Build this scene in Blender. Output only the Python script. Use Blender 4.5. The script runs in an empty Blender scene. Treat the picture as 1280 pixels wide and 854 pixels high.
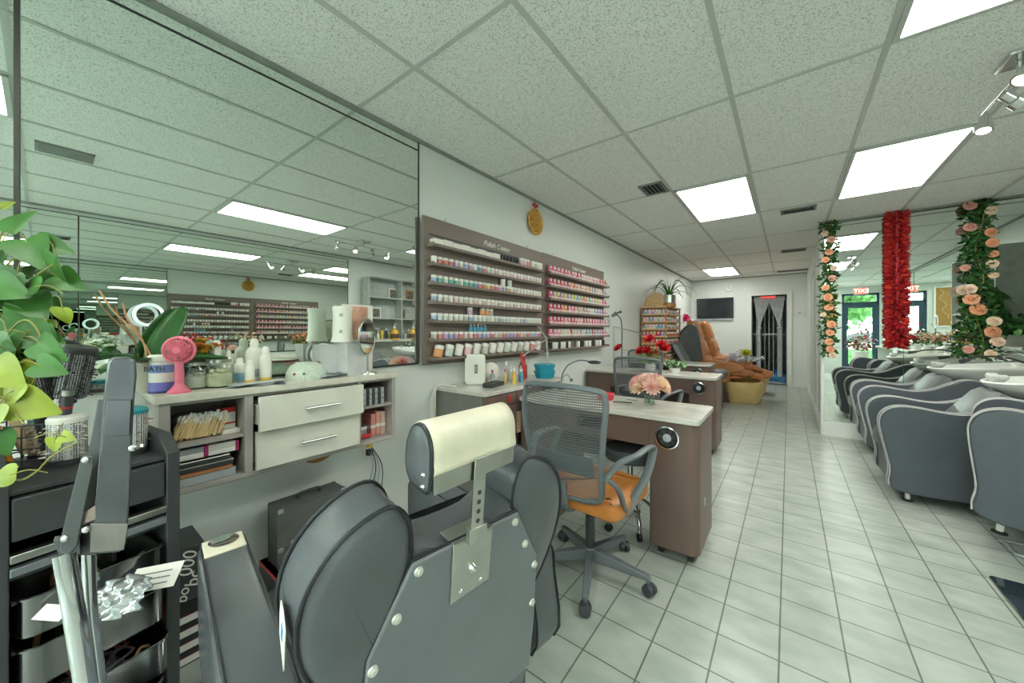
import bpy, bmesh, math, random
from math import sin, cos, pi, radians as R, sqrt, atan2
from mathutils import Vector, Matrix, Euler
rnd = random.Random(7)
SC = bpy.context.scene
COL = SC.collection
CZ = 1.245                      # camera height
YAW = R(37.53); FPX = 450.2; HOR = 414.5
CEIL = 2.556

def ray(u, v):
    a = (u-640)/FPX; b = (HOR-v)/FPX
    return Vector((-sin(YAW)+a*cos(YAW), cos(YAW)+a*sin(YAW), b))
def W(u, v, t):                 # point seen at a pixel of the 1280x854 frame, t metres deep
    d = ray(u, v); return Vector((0, 0, CZ)) + d*t
def on(u, v, **k):              # the same, on a plane x=, y= or z=
    ax, val = list(k.items())[0]; i = 'xyz'.index(ax); d = ray(u, v); o = Vector((0, 0, CZ))
    return o + d*((val-o[i])/d[i])

# ------------------------------------------------------------------ materials
def lin(c):
    if isinstance(c, str):
        c = tuple(int(c[i:i+2], 16)/255 for i in (0, 2, 4))
    return tuple((x/12.92 if x <= .04045 else ((x+.055)/1.055)**2.4) for x in c) + (1.0,)
def mat(name, col, rough=.5, metal=0.0, var=.12, scale=9.0, bump=0.0, bscale=60.0, emit=None, estr=0.0, trans=0.0, coat=0.0, ior=1.45, stretch=None, spec=None, alpha=1.0):
    m = bpy.data.materials.new(name); m.use_nodes = True
    nt = m.node_tree; b = nt.nodes['Principled BSDF']
    c = lin(col)
    tc = nt.nodes.new('ShaderNodeTexCoord'); src = tc.outputs['Object']
    if stretch:
        mp = nt.nodes.new('ShaderNodeMapping'); mp.inputs['Scale'].default_value = stretch
        nt.links.new(src, mp.inputs['Vector']); src = mp.outputs['Vector']
    n = nt.nodes.new('ShaderNodeTexNoise'); n.inputs['Scale'].default_value = scale; n.inputs['Detail'].default_value = 4
    nt.links.new(src, n.inputs['Vector'])
    rp = nt.nodes.new('ShaderNodeValToRGB')
    rp.color_ramp.elements[0].position = .3; rp.color_ramp.elements[1].position = .7
    rp.color_ramp.elements[0].color = tuple(max(0, x*(1-var)) for x in c[:3])+(1,)
    rp.color_ramp.elements[1].color = tuple(min(1, x*(1+var)) for x in c[:3])+(1,)
    nt.links.new(n.outputs['Fac'], rp.inputs['Fac']); nt.links.new(rp.outputs['Color'], b.inputs['Base Color'])
    b.inputs['Roughness'].default_value = rough; b.inputs['Metallic'].default_value = metal
    b.inputs['Transmission Weight'].default_value = trans; b.inputs['IOR'].default_value = ior
    b.inputs['Coat Weight'].default_value = coat; b.inputs['Alpha'].default_value = alpha
    if spec is not None: b.inputs['Specular IOR Level'].default_value = spec
    if bump:
        n2 = nt.nodes.new('ShaderNodeTexNoise'); n2.inputs['Scale'].default_value = bscale; n2.inputs['Detail'].default_value = 3
        nt.links.new(src, n2.inputs['Vector'])
        bp = nt.nodes.new('ShaderNodeBump'); bp.inputs['Strength'].default_value = bump; bp.inputs['Distance'].default_value = .002
        nt.links.new(n2.outputs['Fac'], bp.inputs['Height']); nt.links.new(bp.outputs['Normal'], b.inputs['Normal'])
    if emit:
        b.inputs['Emission Color'].default_value = lin(emit); b.inputs['Emission Strength'].default_value = estr
    return m
def tile_floor():
    m = mat('floor_tile', 'bcc3bd', .3); nt = m.node_tree; b = nt.nodes['Principled BSDF']
    tc = nt.nodes.new('ShaderNodeTexCoord'); mp = nt.nodes.new('ShaderNodeMapping'); T = .2032
    mp.inputs['Scale'].default_value = (1/T, 1/T, 1); mp.inputs['Location'].default_value = (.2323/T+10, -2.506/T+30, 0)
    nt.links.new(tc.outputs['Object'], mp.inputs['Vector'])
    br = nt.nodes.new('ShaderNodeTexBrick'); br.offset = 0; br.squash = 1
    for k, v in (('Scale', 1), ('Mortar Size', .016), ('Mortar Smooth', .15), ('Brick Width', 1), ('Row Height', 1), ('Bias', 0)):
        br.inputs[k].default_value = v
    br.inputs['Color1'].default_value = lin('bcc2bc'); br.inputs['Color2'].default_value = lin('b4bbb5'); br.inputs['Mortar'].default_value = lin('6f736b')
    nt.links.new(mp.outputs['Vector'], br.inputs['Vector'])
    mp2 = nt.nodes.new('ShaderNodeMapping'); mp2.inputs['Scale'].default_value = (2.4, 4, 1); mp2.inputs['Rotation'].default_value = (0, 0, R(-25))
    nt.links.new(tc.outputs['Object'], mp2.inputs['Vector'])
    n = nt.nodes.new('ShaderNodeTexNoise'); n.inputs['Scale'].default_value = 2.2; n.inputs['Detail'].default_value = 5; nt.links.new(mp2.outputs['Vector'], n.inputs['Vector'])
    rp = nt.nodes.new('ShaderNodeValToRGB'); rp.color_ramp.elements[0].position = .3; rp.color_ramp.elements[1].position = .68
    rp.color_ramp.elements[0].color = lin('dce1dd'); rp.color_ramp.elements[1].color = (1, 1, 1, 1)
    nt.links.new(n.outputs['Fac'], rp.inputs['Fac'])
    mx = nt.nodes.new('ShaderNodeMixRGB'); mx.blend_type = 'MULTIPLY'; mx.inputs['Fac'].default_value = 1
    nt.links.new(br.outputs['Color'], mx.inputs['Color1']); nt.links.new(rp.outputs['Color'], mx.inputs['Color2'])
    nt.links.new(mx.outputs['Color'], b.inputs['Base Color'])
    bp = nt.nodes.new('ShaderNodeBump'); bp.inputs['Strength'].default_value = .35; bp.inputs['Distance'].default_value = .002; bp.invert = True
    nt.links.new(br.outputs['Fac'], bp.inputs['Height']); nt.links.new(bp.outputs['Normal'], b.inputs['Normal'])
    return m
def tile_ceiling():
    m = mat('ceiling_tile', 'c0c4bf', .95); nt = m.node_tree; b = nt.nodes['Principled BSDF']
    tc = nt.nodes.new('ShaderNodeTexCoord')
    n = nt.nodes.new('ShaderNodeTexNoise'); n.inputs['Scale'].default_value = 150; n.inputs['Detail'].default_value = 2; nt.links.new(tc.outputs['Object'], n.inputs['Vector'])
    rp = nt.nodes.new('ShaderNodeValToRGB'); rp.color_ramp.elements[0].position = .36; rp.color_ramp.elements[1].position = .47
    rp.color_ramp.elements[0].color = lin('c2c6c0'); rp.color_ramp.elements[1].color = lin('f2f4f1')
    nt.links.new(n.outputs['Fac'], rp.inputs['Fac']); nt.links.new(rp.outputs['Color'], b.inputs['Base Color'])
    bp = nt.nodes.new('ShaderNodeBump'); bp.inputs['Strength'].default_value = .4; bp.inputs['Distance'].default_value = .002
    nt.links.new(n.outputs['Fac'], bp.inputs['Height']); nt.links.new(bp.outputs['Normal'], b.inputs['Normal'])
    return m
def dotted(name, c1, c2, scale=1.0, thr=.35, rough=.4):
    m = mat(name, c1, rough); nt = m.node_tree; b = nt.nodes['Principled BSDF']
    tc = nt.nodes.new('ShaderNodeTexCoord'); vo = nt.nodes.new('ShaderNodeTexVoronoi'); vo.inputs['Scale'].default_value = scale
    vo.inputs['Randomness'].default_value = .15
    nt.links.new(tc.outputs['Object'], vo.inputs['Vector'])
    rp = nt.nodes.new('ShaderNodeValToRGB'); rp.color_ramp.interpolation = 'CONSTANT'
    rp.color_ramp.elements[0].color = lin(c2); rp.color_ramp.elements[1].position = thr; rp.color_ramp.elements[1].color = lin(c1)
    nt.links.new(vo.outputs['Distance'], rp.inputs['Fac']); nt.links.new(rp.outputs['Color'], b.inputs['Base Color'])
    return m
def glass(name, col, rough=0.0, mixf=.15):
    # thin clear pane or thin-walled vessel: mostly see-through with a gloss
    m = bpy.data.materials.new(name); m.use_nodes = True; nt = m.node_tree; nt.nodes.clear()
    o = nt.nodes.new('ShaderNodeOutputMaterial'); mx = nt.nodes.new('ShaderNodeMixShader'); t = nt.nodes.new('ShaderNodeBsdfTransparent'); g = nt.nodes.new('ShaderNodeBsdfGlossy')
    f0 = nt.nodes.new('ShaderNodeLayerWeight'); f0.inputs['Blend'].default_value = .5; f = nt.nodes.new('ShaderNodeMath'); f.operation = 'POWER'; f.inputs[1].default_value = 4; nt.links.new(f0.outputs['Facing'], f.inputs[0])
    ad = nt.nodes.new('ShaderNodeMath'); ad.operation = 'ADD'; ad.inputs[1].default_value = mixf
    t.inputs['Color'].default_value = lin(col); g.inputs['Roughness'].default_value = rough
    nt.links.new(f.outputs[0], ad.inputs[0]); nt.links.new(ad.outputs[0], mx.inputs['Fac'])
    nt.links.new(t.outputs[0], mx.inputs[1]); nt.links.new(g.outputs[0], mx.inputs[2]); nt.links.new(mx.outputs[0], o.inputs['Surface'])
    return m
_mc = {}
def MT(key, *a, **k):
    if key not in _mc: _mc[key] = mat(key, *a, **k)
    return _mc[key]
m_wall = MT('wall_paint', 'dadedb', .42, var=.02, scale=2, bump=.08, bscale=30)
m_white = MT('white_paint', 'dfe1dc', .4, var=.03)
m_floor = tile_floor(); m_ceil = tile_ceiling()
m_grid = MT('grid_metal', 'c2c6c1', .5, var=.02)
m_mirror = MT('mirror_glass', 'e6eee8', 0.005, 1.0, var=.006, scale=1)
m_channel = MT('channel_metal', '4a4d48', .4, .7)
m_black = MT('black_plastic', '3e4143', .45, var=.1)
m_blackr = MT('black_rubber', '2a2c2e', .7)
m_vinyl = MT('black_vinyl', '575b60', .27, var=.1, scale=7, bump=.25, bscale=160)
m_vinyl2 = MT('slate_vinyl', '6f747a', .36, var=.07, scale=6, bump=.2, bscale=200)
m_pipe = MT('piping_grey', '2a2d33', .35)
m_chrome = MT('chrome', 'd8dadb', .12, 1.0, var=.03)
m_steel = MT('brushed_steel', 'b9bab4', .3, 1.0, var=.1, scale=20)
m_cream = MT('cream_vinyl', 'ddd7c2', .4, var=.08, scale=12, bump=.2, bscale=80)
m_grey = MT('grey_plastic', '697075', .45, var=.06)
m_orange = MT('orange_leather', 'c9803f', .4, var=.12, scale=6, bump=.2, bscale=120)
m_brown = MT('brown_laminate', '715c55', .35, var=.12, scale=5, stretch=(1, 1, .15))
m_brownd = MT('dark_laminate', '5e4e49', .4, var=.1, scale=5)
m_taupe = MT('taupe_laminate', '7f726b', .5, var=.14, scale=6, stretch=(1, .12, 1))
m_counter = MT('pale_counter', 'd0cdc0', .4, var=.09, scale=25)
m_greywood = MT('grey_wood', 'a9a49f', .5, var=.12, scale=8, stretch=(1, .2, 1))
m_ivory = MT('ivory_lacquer', 'd9d8cd', .35, var=.04)
m_marble = MT('marble_top', 'ccc9c2', .2, var=.14, scale=10)
m_leaf = MT('leaf_green', '3c6c2d', .4, var=.3, scale=14)
m_leafy = MT('leaf_lime', '8a9c34', .4, var=.25, scale=14)
m_leafd = MT('leaf_dark', '2f5f2b', .35, var=.25, scale=10)
m_stem = MT('stem_olive', '8a8a45', .5)
m_twig = MT('twig_brown', 'b98f68', .7, var=.25, scale=40)
m_glassc = glass('clear_glass', 'e9f2ee', .02, .06)
m_plastic_t = glass('smoky_plastic', '8b9097', .15, .22)
m_red = MT('red_gloss', 'c33236', .3)
m_pink = MT('pink_plastic', 'e8798f', .35)
m_teal = MT('teal_plastic', '2fa0b8', .35)
m_paper = MT('paper', 'e8e6df', .7, var=.03)
m_ceramic = MT('white_ceramic', 'e6e8e4', .12, var=.02)
m_tan = MT('tan_fibreglass', 'cdb27a', .3, var=.08)
m_leather2 = MT('caramel_leather', 'b67a4c', .4, var=.2, scale=9, bump=.2, bscale=90)
m_gold = MT('gold_carving', 'd0a04a', .45, .2, var=.4, scale=60, bump=.8, bscale=60)
m_wicker = MT('wicker', 'c9a77c', .6, var=.2, scale=40)

# ------------------------------------------------------------------ mesh builder
class MB:
    def __init__(s): s.v = []; s.f = []; s.m = []
    def add(s, vs, fs, m=0, M=None):
        o = len(s.v)
        for p in vs:
            p = Vector(p)
            s.v.append(M @ p if M else p)
        for f in fs: s.f.append(tuple(i+o for i in f)); s.m.append(m)
        return s
    def box(s, c, d, m=0, M=None, taper=1.0):
        x, y, z = c; a, b, h = d[0]/2, d[1]/2, d[2]/2; t = taper
        vs = [(x-a, y-b, z-h), (x+a, y-b, z-h), (x+a, y+b, z-h), (x-a, y+b, z-h), (x-a*t, y-b*t, z+h), (x+a*t, y-b*t, z+h), (x+a*t, y+b*t, z+h), (x-a*t, y+b*t, z+h)]
        return s.add(vs, [(3, 2, 1, 0), (4, 5, 6, 7), (0, 1, 5, 4), (1, 2, 6, 5), (2, 3, 7, 6), (3, 0, 4, 7)], m, M)
    def bb(s, x0, x1, y0, y1, z0, z1, m=0, M=None):
        return s.box(((x0+x1)/2, (y0+y1)/2, (z0+z1)/2), (abs(x1-x0), abs(y1-y0), abs(z1-z0)), m, M)
    def lathe(s, prof, n=24, m=0, M=None, sx=1, sy=1):
        vs = []; fs = []
        for r, z in prof:
            for i in range(n):
                a = 2*pi*i/n; vs.append((r*cos(a)*sx, r*sin(a)*sy, z))
        k = len(prof)
        for j in range(k-1):
            for i in range(n):
                i2 = (i+1) % n; fs.append((j*n+i, j*n+i2, (j+1)*n+i2, (j+1)*n+i))
        if prof[0][0] > 1e-6: fs.append(tuple(range(n-1, -1, -1)))
        if prof[-1][0] > 1e-6: fs.append(tuple((k-1)*n+i for i in range(n)))
        return s.add(vs, fs, m, M)
    def cyl(s, p0, p1, r0, r1=None, n=16, m=0, M=None):
        r1 = r0 if r1 is None else r1
        p0 = Vector(p0); p1 = Vector(p1); d = p1-p0; L = d.length
        q = d.to_track_quat('Z', 'Y').to_matrix().to_4x4(); T = Matrix.Translation(p0) @ q
        return s.lathe([(r0, 0), (r1, L)], n, m, (M @ T) if M else T)
    def tube(s, pts, r, n=10, m=0, M=None, closed=False, flat=None):
        P = [Vector(p) for p in pts]; k = len(P); rs = r if isinstance(r, (list, tuple)) else [r]*k
        vs = []; up = None
        for i in range(k):
            if closed: t = P[(i+1) % k]-P[i-1]
            else: t = P[min(i+1, k-1)]-P[max(i-1, 0)]
            if t.length < 1e-9: t = Vector((0, 0, 1))
            t.normalize()
            if up is None:
                up = Vector((0, 0, 1)) if abs(t.z) < .9 else Vector((1, 0, 0))
            up = (up-t*up.dot(t))
            if up.length < 1e-6: up = t.orthogonal()
            up.normalize(); sd = t.cross(up)
            for j in range(n):
                a = 2*pi*j/n; ca, sa = cos(a)*rs[i], sin(a)*rs[i]
                if flat: ca *= flat
                vs.append(P[i]+sd*sa+up*ca)
        fs = []
        for i in range(k if closed else k-1):
            i2 = (i+1) % k
            for j in range(n):
                j2 = (j+1) % n; fs.append((i*n+j, i*n+j2, i2*n+j2, i2*n+j))
        if not closed: fs += [tuple(range(n-1, -1, -1)), tuple((k-1)*n+j for j in range(n))]
        return s.add(vs, fs, m, M)
    def sphere(s, c, r, n=12, m=0, M=None, sc=(1, 1, 1)):
        k = max(4, n//2); prof = [(max(1e-7, sin(pi*i/k)*r) if 0 < i < k else 1e-7, -cos(pi*i/k)*r) for i in range(k+1)]
        T = Matrix.Translation(Vector(c)) @ Matrix.Diagonal((sc[0], sc[1], sc[2], 1))
        return s.lathe(prof, n, m, (M @ T) if M else T)
    def prism(s, poly, axis, a, b, m=0, M=None):
        def P(p, w): return {'x': (w, p[0], p[1]), 'y': (p[0], w, p[1]), 'z': (p[0], p[1], w)}[axis]
        n = len(poly); vs = [P(p, a) for p in poly]+[P(p, b) for p in poly]
        fs = [tuple(range(n-1, -1, -1)), tuple(range(n, 2*n))]+[(i, (i+1) % n, n+(i+1) % n, n+i) for i in range(n)]
        return s.add(vs, fs, m, M)
    def pillow(s, poly, axis, prof, m=0, M=None):      # prof: (offset along axis, inset)
        n = len(poly); c = Vector((sum(p[0] for p in poly)/n, sum(p[1] for p in poly)/n))
        area = sum(poly[i][0]*poly[(i+1) % n][1]-poly[(i+1) % n][0]*poly[i][1] for i in range(n)); sg = 1 if area > 0 else -1
        nor = []
        for i in range(n):
            a = Vector(poly[i-1]); b = Vector(poly[(i+1) % n]); t = (b-a)
            if t.length < 1e-9: t = Vector((1, 0))
            t.normalize(); nor.append(Vector((t.y, -t.x))*sg)
        def P(p, w): return {'x': (w, p[0], p[1]), 'y': (p[0], w, p[1]), 'z': (p[0], p[1], w)}[axis]
        vs = []; fs = []
        for w, ins, *sc in prof:
            for i in range(n):
                q = Vector(poly[i])-nor[i]*ins
                if sc: q = c+(q-c)*sc[0]
                vs.append(P(q, w))
        k = len(prof)
        for j in range(k-1):
            for i in range(n): fs.append((j*n+i, j*n+(i+1) % n, (j+1)*n+(i+1) % n, (j+1)*n+i))
        fs += [tuple(range(n-1, -1, -1)), tuple((k-1)*n+i for i in range(n))]
        return s.add(vs, fs, m, M)
    def grid(s, fn, nu, nv, m=0, M=None, wrap=False):
        vs = [fn(i/nu, j/nv) for j in range(nv+1) for i in range(nu+1)]
        fs = [(j*(nu+1)+i, j*(nu+1)+i+1, (j+1)*(nu+1)+i+1, (j+1)*(nu+1)+i) for j in range(nv) for i in range(nu)]
        return s.add(vs, fs, m, M)
    def mesh(s, name, mats):
        me = bpy.data.meshes.new(name); me.from_pydata([tuple(v) for v in s.v], [], s.f)
        for m in (mats if isinstance(mats, (list, tuple)) else [mats]): me.materials.append(m)
        me.polygons.foreach_set('material_index', s.m)
        bm = bmesh.new(); bm.from_mesh(me); bmesh.ops.remove_doubles(bm, verts=bm.verts, dist=1e-6); bmesh.ops.recalc_face_normals(bm, faces=bm.faces); bm.to_mesh(me); bm.free()
        me.polygons.foreach_set('use_smooth', [True]*len(me.polygons))
        me.set_sharp_from_angle(angle=R(38)); me.update()
        return me
    def build(s, name, mats, parent=None, bevel=0, sub=0, loc=None, rz=0, solid=0):
        o = bpy.data.objects.new(name, s.mesh(name, mats)); COL.objects.link(o)
        if parent: o.parent = parent
        if loc is not None: o.location = loc
        if rz: o.rotation_euler = (0, 0, rz)
        if solid:
            d = o.modifiers.new('s', 'SOLIDIFY'); d.thickness = solid; d.offset = 0
        if bevel:
            d = o.modifiers.new('b', 'BEVEL'); d.width = bevel; d.segments = 2; d.limit_method = 'ANGLE'; d.angle_limit = R(40)
        if sub:
            d = o.modifiers.new('u', 'SUBSURF'); d.levels = sub; d.render_levels = sub
        return o
def tag(o, label=None, cat=None, group=None, kind=None):
    if label: o['label'] = label
    if cat: o['category'] = cat
    if group: o['group'] = group
    if kind: o['kind'] = kind
    return o
def thing(name, label, cat, loc=(0, 0, 0), rz=0, group=None, rot=None):
    o = bpy.data.objects.new(name, None); COL.objects.link(o); o.empty_display_size = .1
    o.location = loc; o.rotation_euler = rot if rot else (0, 0, rz)
    return tag(o, label, cat, group)
def struct(name, mb, mats, **k):
    o = mb.build(name, mats, **k); o['kind'] = 'structure'; return o
def dup(root, loc, rz=None, label=None, group=None, scale=None):
    def cp(o, par):
        c = o.copy(); COL.objects.link(c)
        if par: c.parent = par
        for ch in kids.get(o, []): cp(ch, c)
        return c
    kids = {}
    def walk(o):
        kids[o] = list(o.children)
        for c in kids[o]: walk(c)
    walk(root); r = cp(root, None); r.location = loc
    if rz is not None: r.rotation_euler = (0, 0, rz)
    if scale: r.scale = scale if isinstance(scale, (tuple, list)) else (scale,)*3
    if label: r['label'] = label
    if group: r['group'] = group
    return r
def smooth_poly(pts, n=6):      # closed Catmull-Rom through 2-D points
    out = []; k = len(pts)
    for i in range(k):
        p0, p1, p2, p3 = (Vector(pts[(i+j-1) % k]) for j in range(4))
        for q in range(n):
            t = q/n; out.append(tuple(.5*((2*p1)+(-p0+p2)*t+(2*p0-5*p1+4*p2-p3)*t*t+(-p0+3*p1-3*p2+p3)*t**3)))
    return out
def smooth_line(pts, n=6):
    P = [Vector(p) for p in pts]; P = [P[0]*2-P[1]]+P+[P[-1]*2-P[-2]]; out = []
    for i in range(1, len(P)-2):
        p0, p1, p2, p3 = P[i-1:i+3]
        for q in range(n):
            t = q/n; out.append(.5*((2*p1)+(-p0+p2)*t+(2*p0-5*p1+4*p2-p3)*t*t+(-p0+3*p1-3*p2+p3)*t**3))
    out.append(P[-2]); return out
def rrect(w, h, r, n=5, cx=0, cy=0):
    out = []
    for sx, sy, a0 in ((1, 1, 0), (-1, 1, 90), (-1, -1, 180), (1, -1, 270)):
        for i in range(n+1):
            a = R(a0+90*i/n); out.append((cx+sx*(w/2-r)+r*cos(a), cy+sy*(h/2-r)+r*sin(a)))
    return out
def text_mb(body, size, shear=0.0, ext=.001):
    cu = bpy.data.curves.new('t', 'FONT'); cu.body = body; cu.size = size; cu.shear = shear; cu.extrude = ext; cu.align_x = 'CENTER'; cu.align_y = 'CENTER'
    o = bpy.data.objects.new('t', cu); COL.objects.link(o); dg = bpy.context.evaluated_depsgraph_get(); dg.update()
    me = bpy.data.meshes.new_from_object(o.evaluated_get(dg)); mb = MB(); mb.add([v.co.copy() for v in me.vertices], [tuple(p.vertices) for p in me.polygons])
    bpy.data.objects.remove(o); bpy.data.curves.remove(cu); bpy.data.meshes.remove(me); return mb
def frame_mat(o, x, y, z):      # columns from axes
    M = Matrix.Identity(4)
    for i, a in enumerate((x, y, z)):
        a = Vector(a).normalized()
        for j in range(3): M[j][i] = a[j]
    M.translation = Vector(o); return M
def heart(mb, p, d, nrm, L, Wd, m=0, fold=.25, droop=.25):
    d = Vector(d).normalized(); nrm = Vector(nrm); nrm = (nrm-d*nrm.dot(d)).normalized(); sd = d.cross(nrm); p = Vector(p)
    prof = [(0, .0), (-.10, .34), (0, .47), (.2, .5), (.42, .42), (.65, .27), (.85, .11), (1, 0)]
    vs = []; fs = []
    for i, (t, w) in enumerate(prof):
        tt = max(t, 0)*L; base = p+d*(t*L)-nrm*(droop*L*t*t)
        cen = p+d*(max(0, t)*L)-nrm*(droop*L*t*t)
        for s in (-1, -.5, 0, .5, 1):
            q = base if abs(s) > .3 else cen
            vs.append(q+sd*(s*w*Wd)+nrm*(abs(s)*w*Wd*fold))
    for i in range(len(prof)-1):
        for j in range(4): fs.append((i*5+j, i*5+j+1, (i+1)*5+j+1, (i+1)*5+j))
    mb.add(vs, fs, m)
def petal(mb, p, d, nrm, L, Wd, m=0, cup=.3, nseg=3):
    d = Vector(d).normalized(); nrm = Vector(nrm); nrm = nrm-d*nrm.dot(d)
    if nrm.length < 1e-5: nrm = d.orthogonal()
    nrm.normalize(); sd = d.cross(nrm); p = Vector(p); vs = []; fs = []
    for i in range(nseg+1):
        t = i/nseg; w = Wd*.5*(sin(pi*min(1, t*.85+.08))**.7)
        if i == nseg: w *= .5
        c = p+d*(L*t)+nrm*(cup*L*t*t)
        for s in (-1, 0, 1): vs.append(c+sd*s*w+nrm*(abs(s)*w*.35))
    for i in range(nseg):
        for j in range(2): fs.append((i*3+j, i*3+j+1, (i+1)*3+j+1, (i+1)*3+j))
    mb.add(vs, fs, m)
def rv(): 
    a = rnd.uniform(0, 2*pi); z = rnd.uniform(-1, 1); r = sqrt(1-z*z); return Vector((r*cos(a), r*sin(a), z))
def bloom(mb, c, ax, r, m=0, layers=4, cnt=7, wide=.9):
    ax = Vector(ax).normalized(); o1 = ax.orthogonal().normalized(); o2 = ax.cross(o1); c = Vector(c)
    for l in range(layers):
        f = (l+1)/layers; op = R(15+65*f); n = max(4, int(cnt*(.5+.5*f)))
        for i in range(n):
            a = 2*pi*(i+.5*(l % 2))/n+rnd.uniform(-.15, .15); rad = o1*cos(a)+o2*sin(a)
            d = ax*cos(op)+rad*sin(op)
            petal(mb, c+ax*(r*.15*(1-f)), d, ax-rad*.3, r*(.55+.45*f), r*wide*(.5+.4*f), m, .25)
def rose(mb, c, ax, r, m=0):
    ax = Vector(ax).normalized(); o1 = ax.orthogonal().normalized(); o2 = ax.cross(o1); c = Vector(c)
    mb.sphere(c+ax*r*.25, r*.3, 8, m)
    for l, (rad_, op, n) in enumerate(((.35, 8, 4), (.55, 28, 5), (.78, 52, 6), (1.0, 76, 7))):
        for i in range(n):
            a = 2*pi*(i+.5*(l % 2))/n+rnd.uniform(-.1, .1)+l; rd = o1*cos(a)+o2*sin(a); tn = o2*cos(a)-o1*sin(a); op_ = R(op); vs = []
            for p in range(5):
                t = p/4; ang = op_*(.35+.9*t)
                q = c+rd*(r*rad_*(.15+.85*t)*sin(R(30)+ang*.6))+ax*(r*(.75-.6*rad_)*t*cos(ang*.7)+.08*r)
                w = r*rad_*.72*sin(pi*(.12+.62*t))
                for s in (-1, -.5, 0, .5, 1): vs.append(q+tn*(w*s)-rd*(abs(s)**2*w*.45)+ax*rnd.uniform(-.02, .02)*r)
            mb.add(vs, [(j*5+k, j*5+k+1, j*5+k+6, j*5+k+5) for j in range(4) for k in range(4)], m)
# ------------------------------------------------------------------ room shell
XL, XR, YB, YP, YF = -2.01, 2.10, 10.3, 5.71, -3.0
struct('floor', MB().bb(XL-.1, XR+.2, YF-.1, YB+3, -.1, 0), m_floor)
struct('ceiling', MB().bb(XL-.1, XR+.2, YF-.1, YB+3, CEIL, CEIL+.1), m_ceil)
struct('wall_left', MB().bb(XL-.1, XL, YF-.1, YB+3, 0, CEIL), m_wall)
struct('wall_right', MB().bb(XR, XR+.1, YF-.1, YP+.1, 0, CEIL), m_wall)
struct('wall_partition', MB().bb(.325, XR, YP+.012, YP+.12, 0, CEIL), m_wall)
struct('wall_corridor', MB().bb(.325, .345, YP+.12, YB, 0, CEIL), m_wall)
DX0, DX1, DZ = -.70, -.03, 2.09
struct('wall_back', MB().bb(XL, DX0, YB, YB+.12, 0, CEIL).bb(DX1, .9, YB, YB+.12, 0, CEIL).bb(DX0, DX1, YB, YB+.12, DZ, CEIL), m_wall)
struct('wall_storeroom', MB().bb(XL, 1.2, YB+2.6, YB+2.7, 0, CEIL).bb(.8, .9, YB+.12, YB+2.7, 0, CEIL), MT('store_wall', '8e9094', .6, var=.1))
t = MB().bb(DX0-.09, DX0, YB-.025, YB+.12, 0, DZ+.09).bb(DX1, DX1+.09, YB-.025, YB+.12, 0, DZ+.09).bb(DX0, DX1, YB-.025, YB+.12, DZ, DZ+.09)
struct('trim_1', t, m_white, bevel=.004)
b = MB().bb(DX1+.09, .325, YB-.015, YB, 0, .14).bb(XL, DX0-.09, YB-.015, YB, 0, .14)
struct('baseboard_back', b, m_white, bevel=.003)
struct('baseboard_corridor', MB().bb(.305, .325, YP+.06, YB, 0, .14), m_white, bevel=.003)
struct('baseboard_partition', MB().bb(.32, XR, YP-.012, YP+.012, 0, .175), m_white, bevel=.004)
struct('trim_2', MB().bb(.305, .34, YP-.005, YP+.07, 0, CEIL), m_white, bevel=.004)
struct('trim_3', MB().bb(.31, .325, 7.3, 7.38, 0, 2.2).bb(.31, .325, 8.3, 8.38, 0, 2.2).bb(.31, .325, 7.3, 8.38, 2.2, 2.28).bb(.31, .325, 6.6, 6.64, 0, CEIL), m_white, bevel=.003)
# suspended ceiling grid
GX0, GY0, GA, GB = -1.472, 1.122, .6096, 1.2192
g = MB()
for i in range(-1, 8):
    x = GX0+GA*i
    if XL < x < XR: g.bb(x-.012, x+.012, YF, YB, CEIL-.006, CEIL+.002)
for j in range(-4, 9):
    y = GY0+GB*j
    if YF < y < YB: g.bb(XL, XR, y-.012, y+.012, CEIL-.005, CEIL+.002)
struct('trim_4', g, m_grid)
struct('trim_5', MB().bb(XL, XL+.022, YF, YB, CEIL-.02, CEIL-.001).bb(.3, XR, YP-.02, YP+.01, CEIL-.02, CEIL-.001).bb(XR-.022, XR, YF, YP, CEIL-.02, CEIL-.001).bb(XL, .325, YB-.02, YB, CEIL-.02, CEIL-.001), MT('angle_trim', '8f938e', .5))
# storefront
m_frame = MT('storefront_frame', '3c5566', .4, .4)
fw = MB()
ops = [(-1.9, .35, .5, 2.3), (1.25, 2.04, .05, 2.35)]
x = XL
for a, b_, z0, z1 in ops:
    fw.bb(x, a, YF-.1, YF, 0, CEIL).bb(a, b_, YF-.1, YF, 0, z0).bb(a, b_, YF-.1, YF, z1, CEIL); x = b_
fw.bb(x, XR, YF-.1, YF, 0, CEIL)
struct('wall_front', fw, m_wall)
w = MB().bb(-1.9, .35, YF-.09, YF-.03, .5, .56).bb(-1.9, .35, YF-.09, YF-.03, 2.24, 2.3)  # unseen wide window, added to let daylight into the room
for x in (-1.9, -1.17, -.42, .29): w.bb(x, x+.06, YF-.09, YF-.03, .5, 2.3)
wo = struct('added_window_1', w, m_frame, bevel=.004)
MB().bb(-1.9, .35, YF-.065, YF-.06, .5, 2.3).build('pane', m_glassc, wo)
w = MB().bb(1.25, 1.31, YF-.09, YF-.02, .05, 2.35).bb(1.98, 2.04, YF-.09, YF-.02, .05, 2.35).bb(1.25, 2.04, YF-.09, YF-.02, 2.03, 2.1).bb(1.25, 2.04, YF-.09, YF-.02, 2.29, 2.35)
do = struct('door_1', w, m_frame, bevel=.004)
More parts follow.
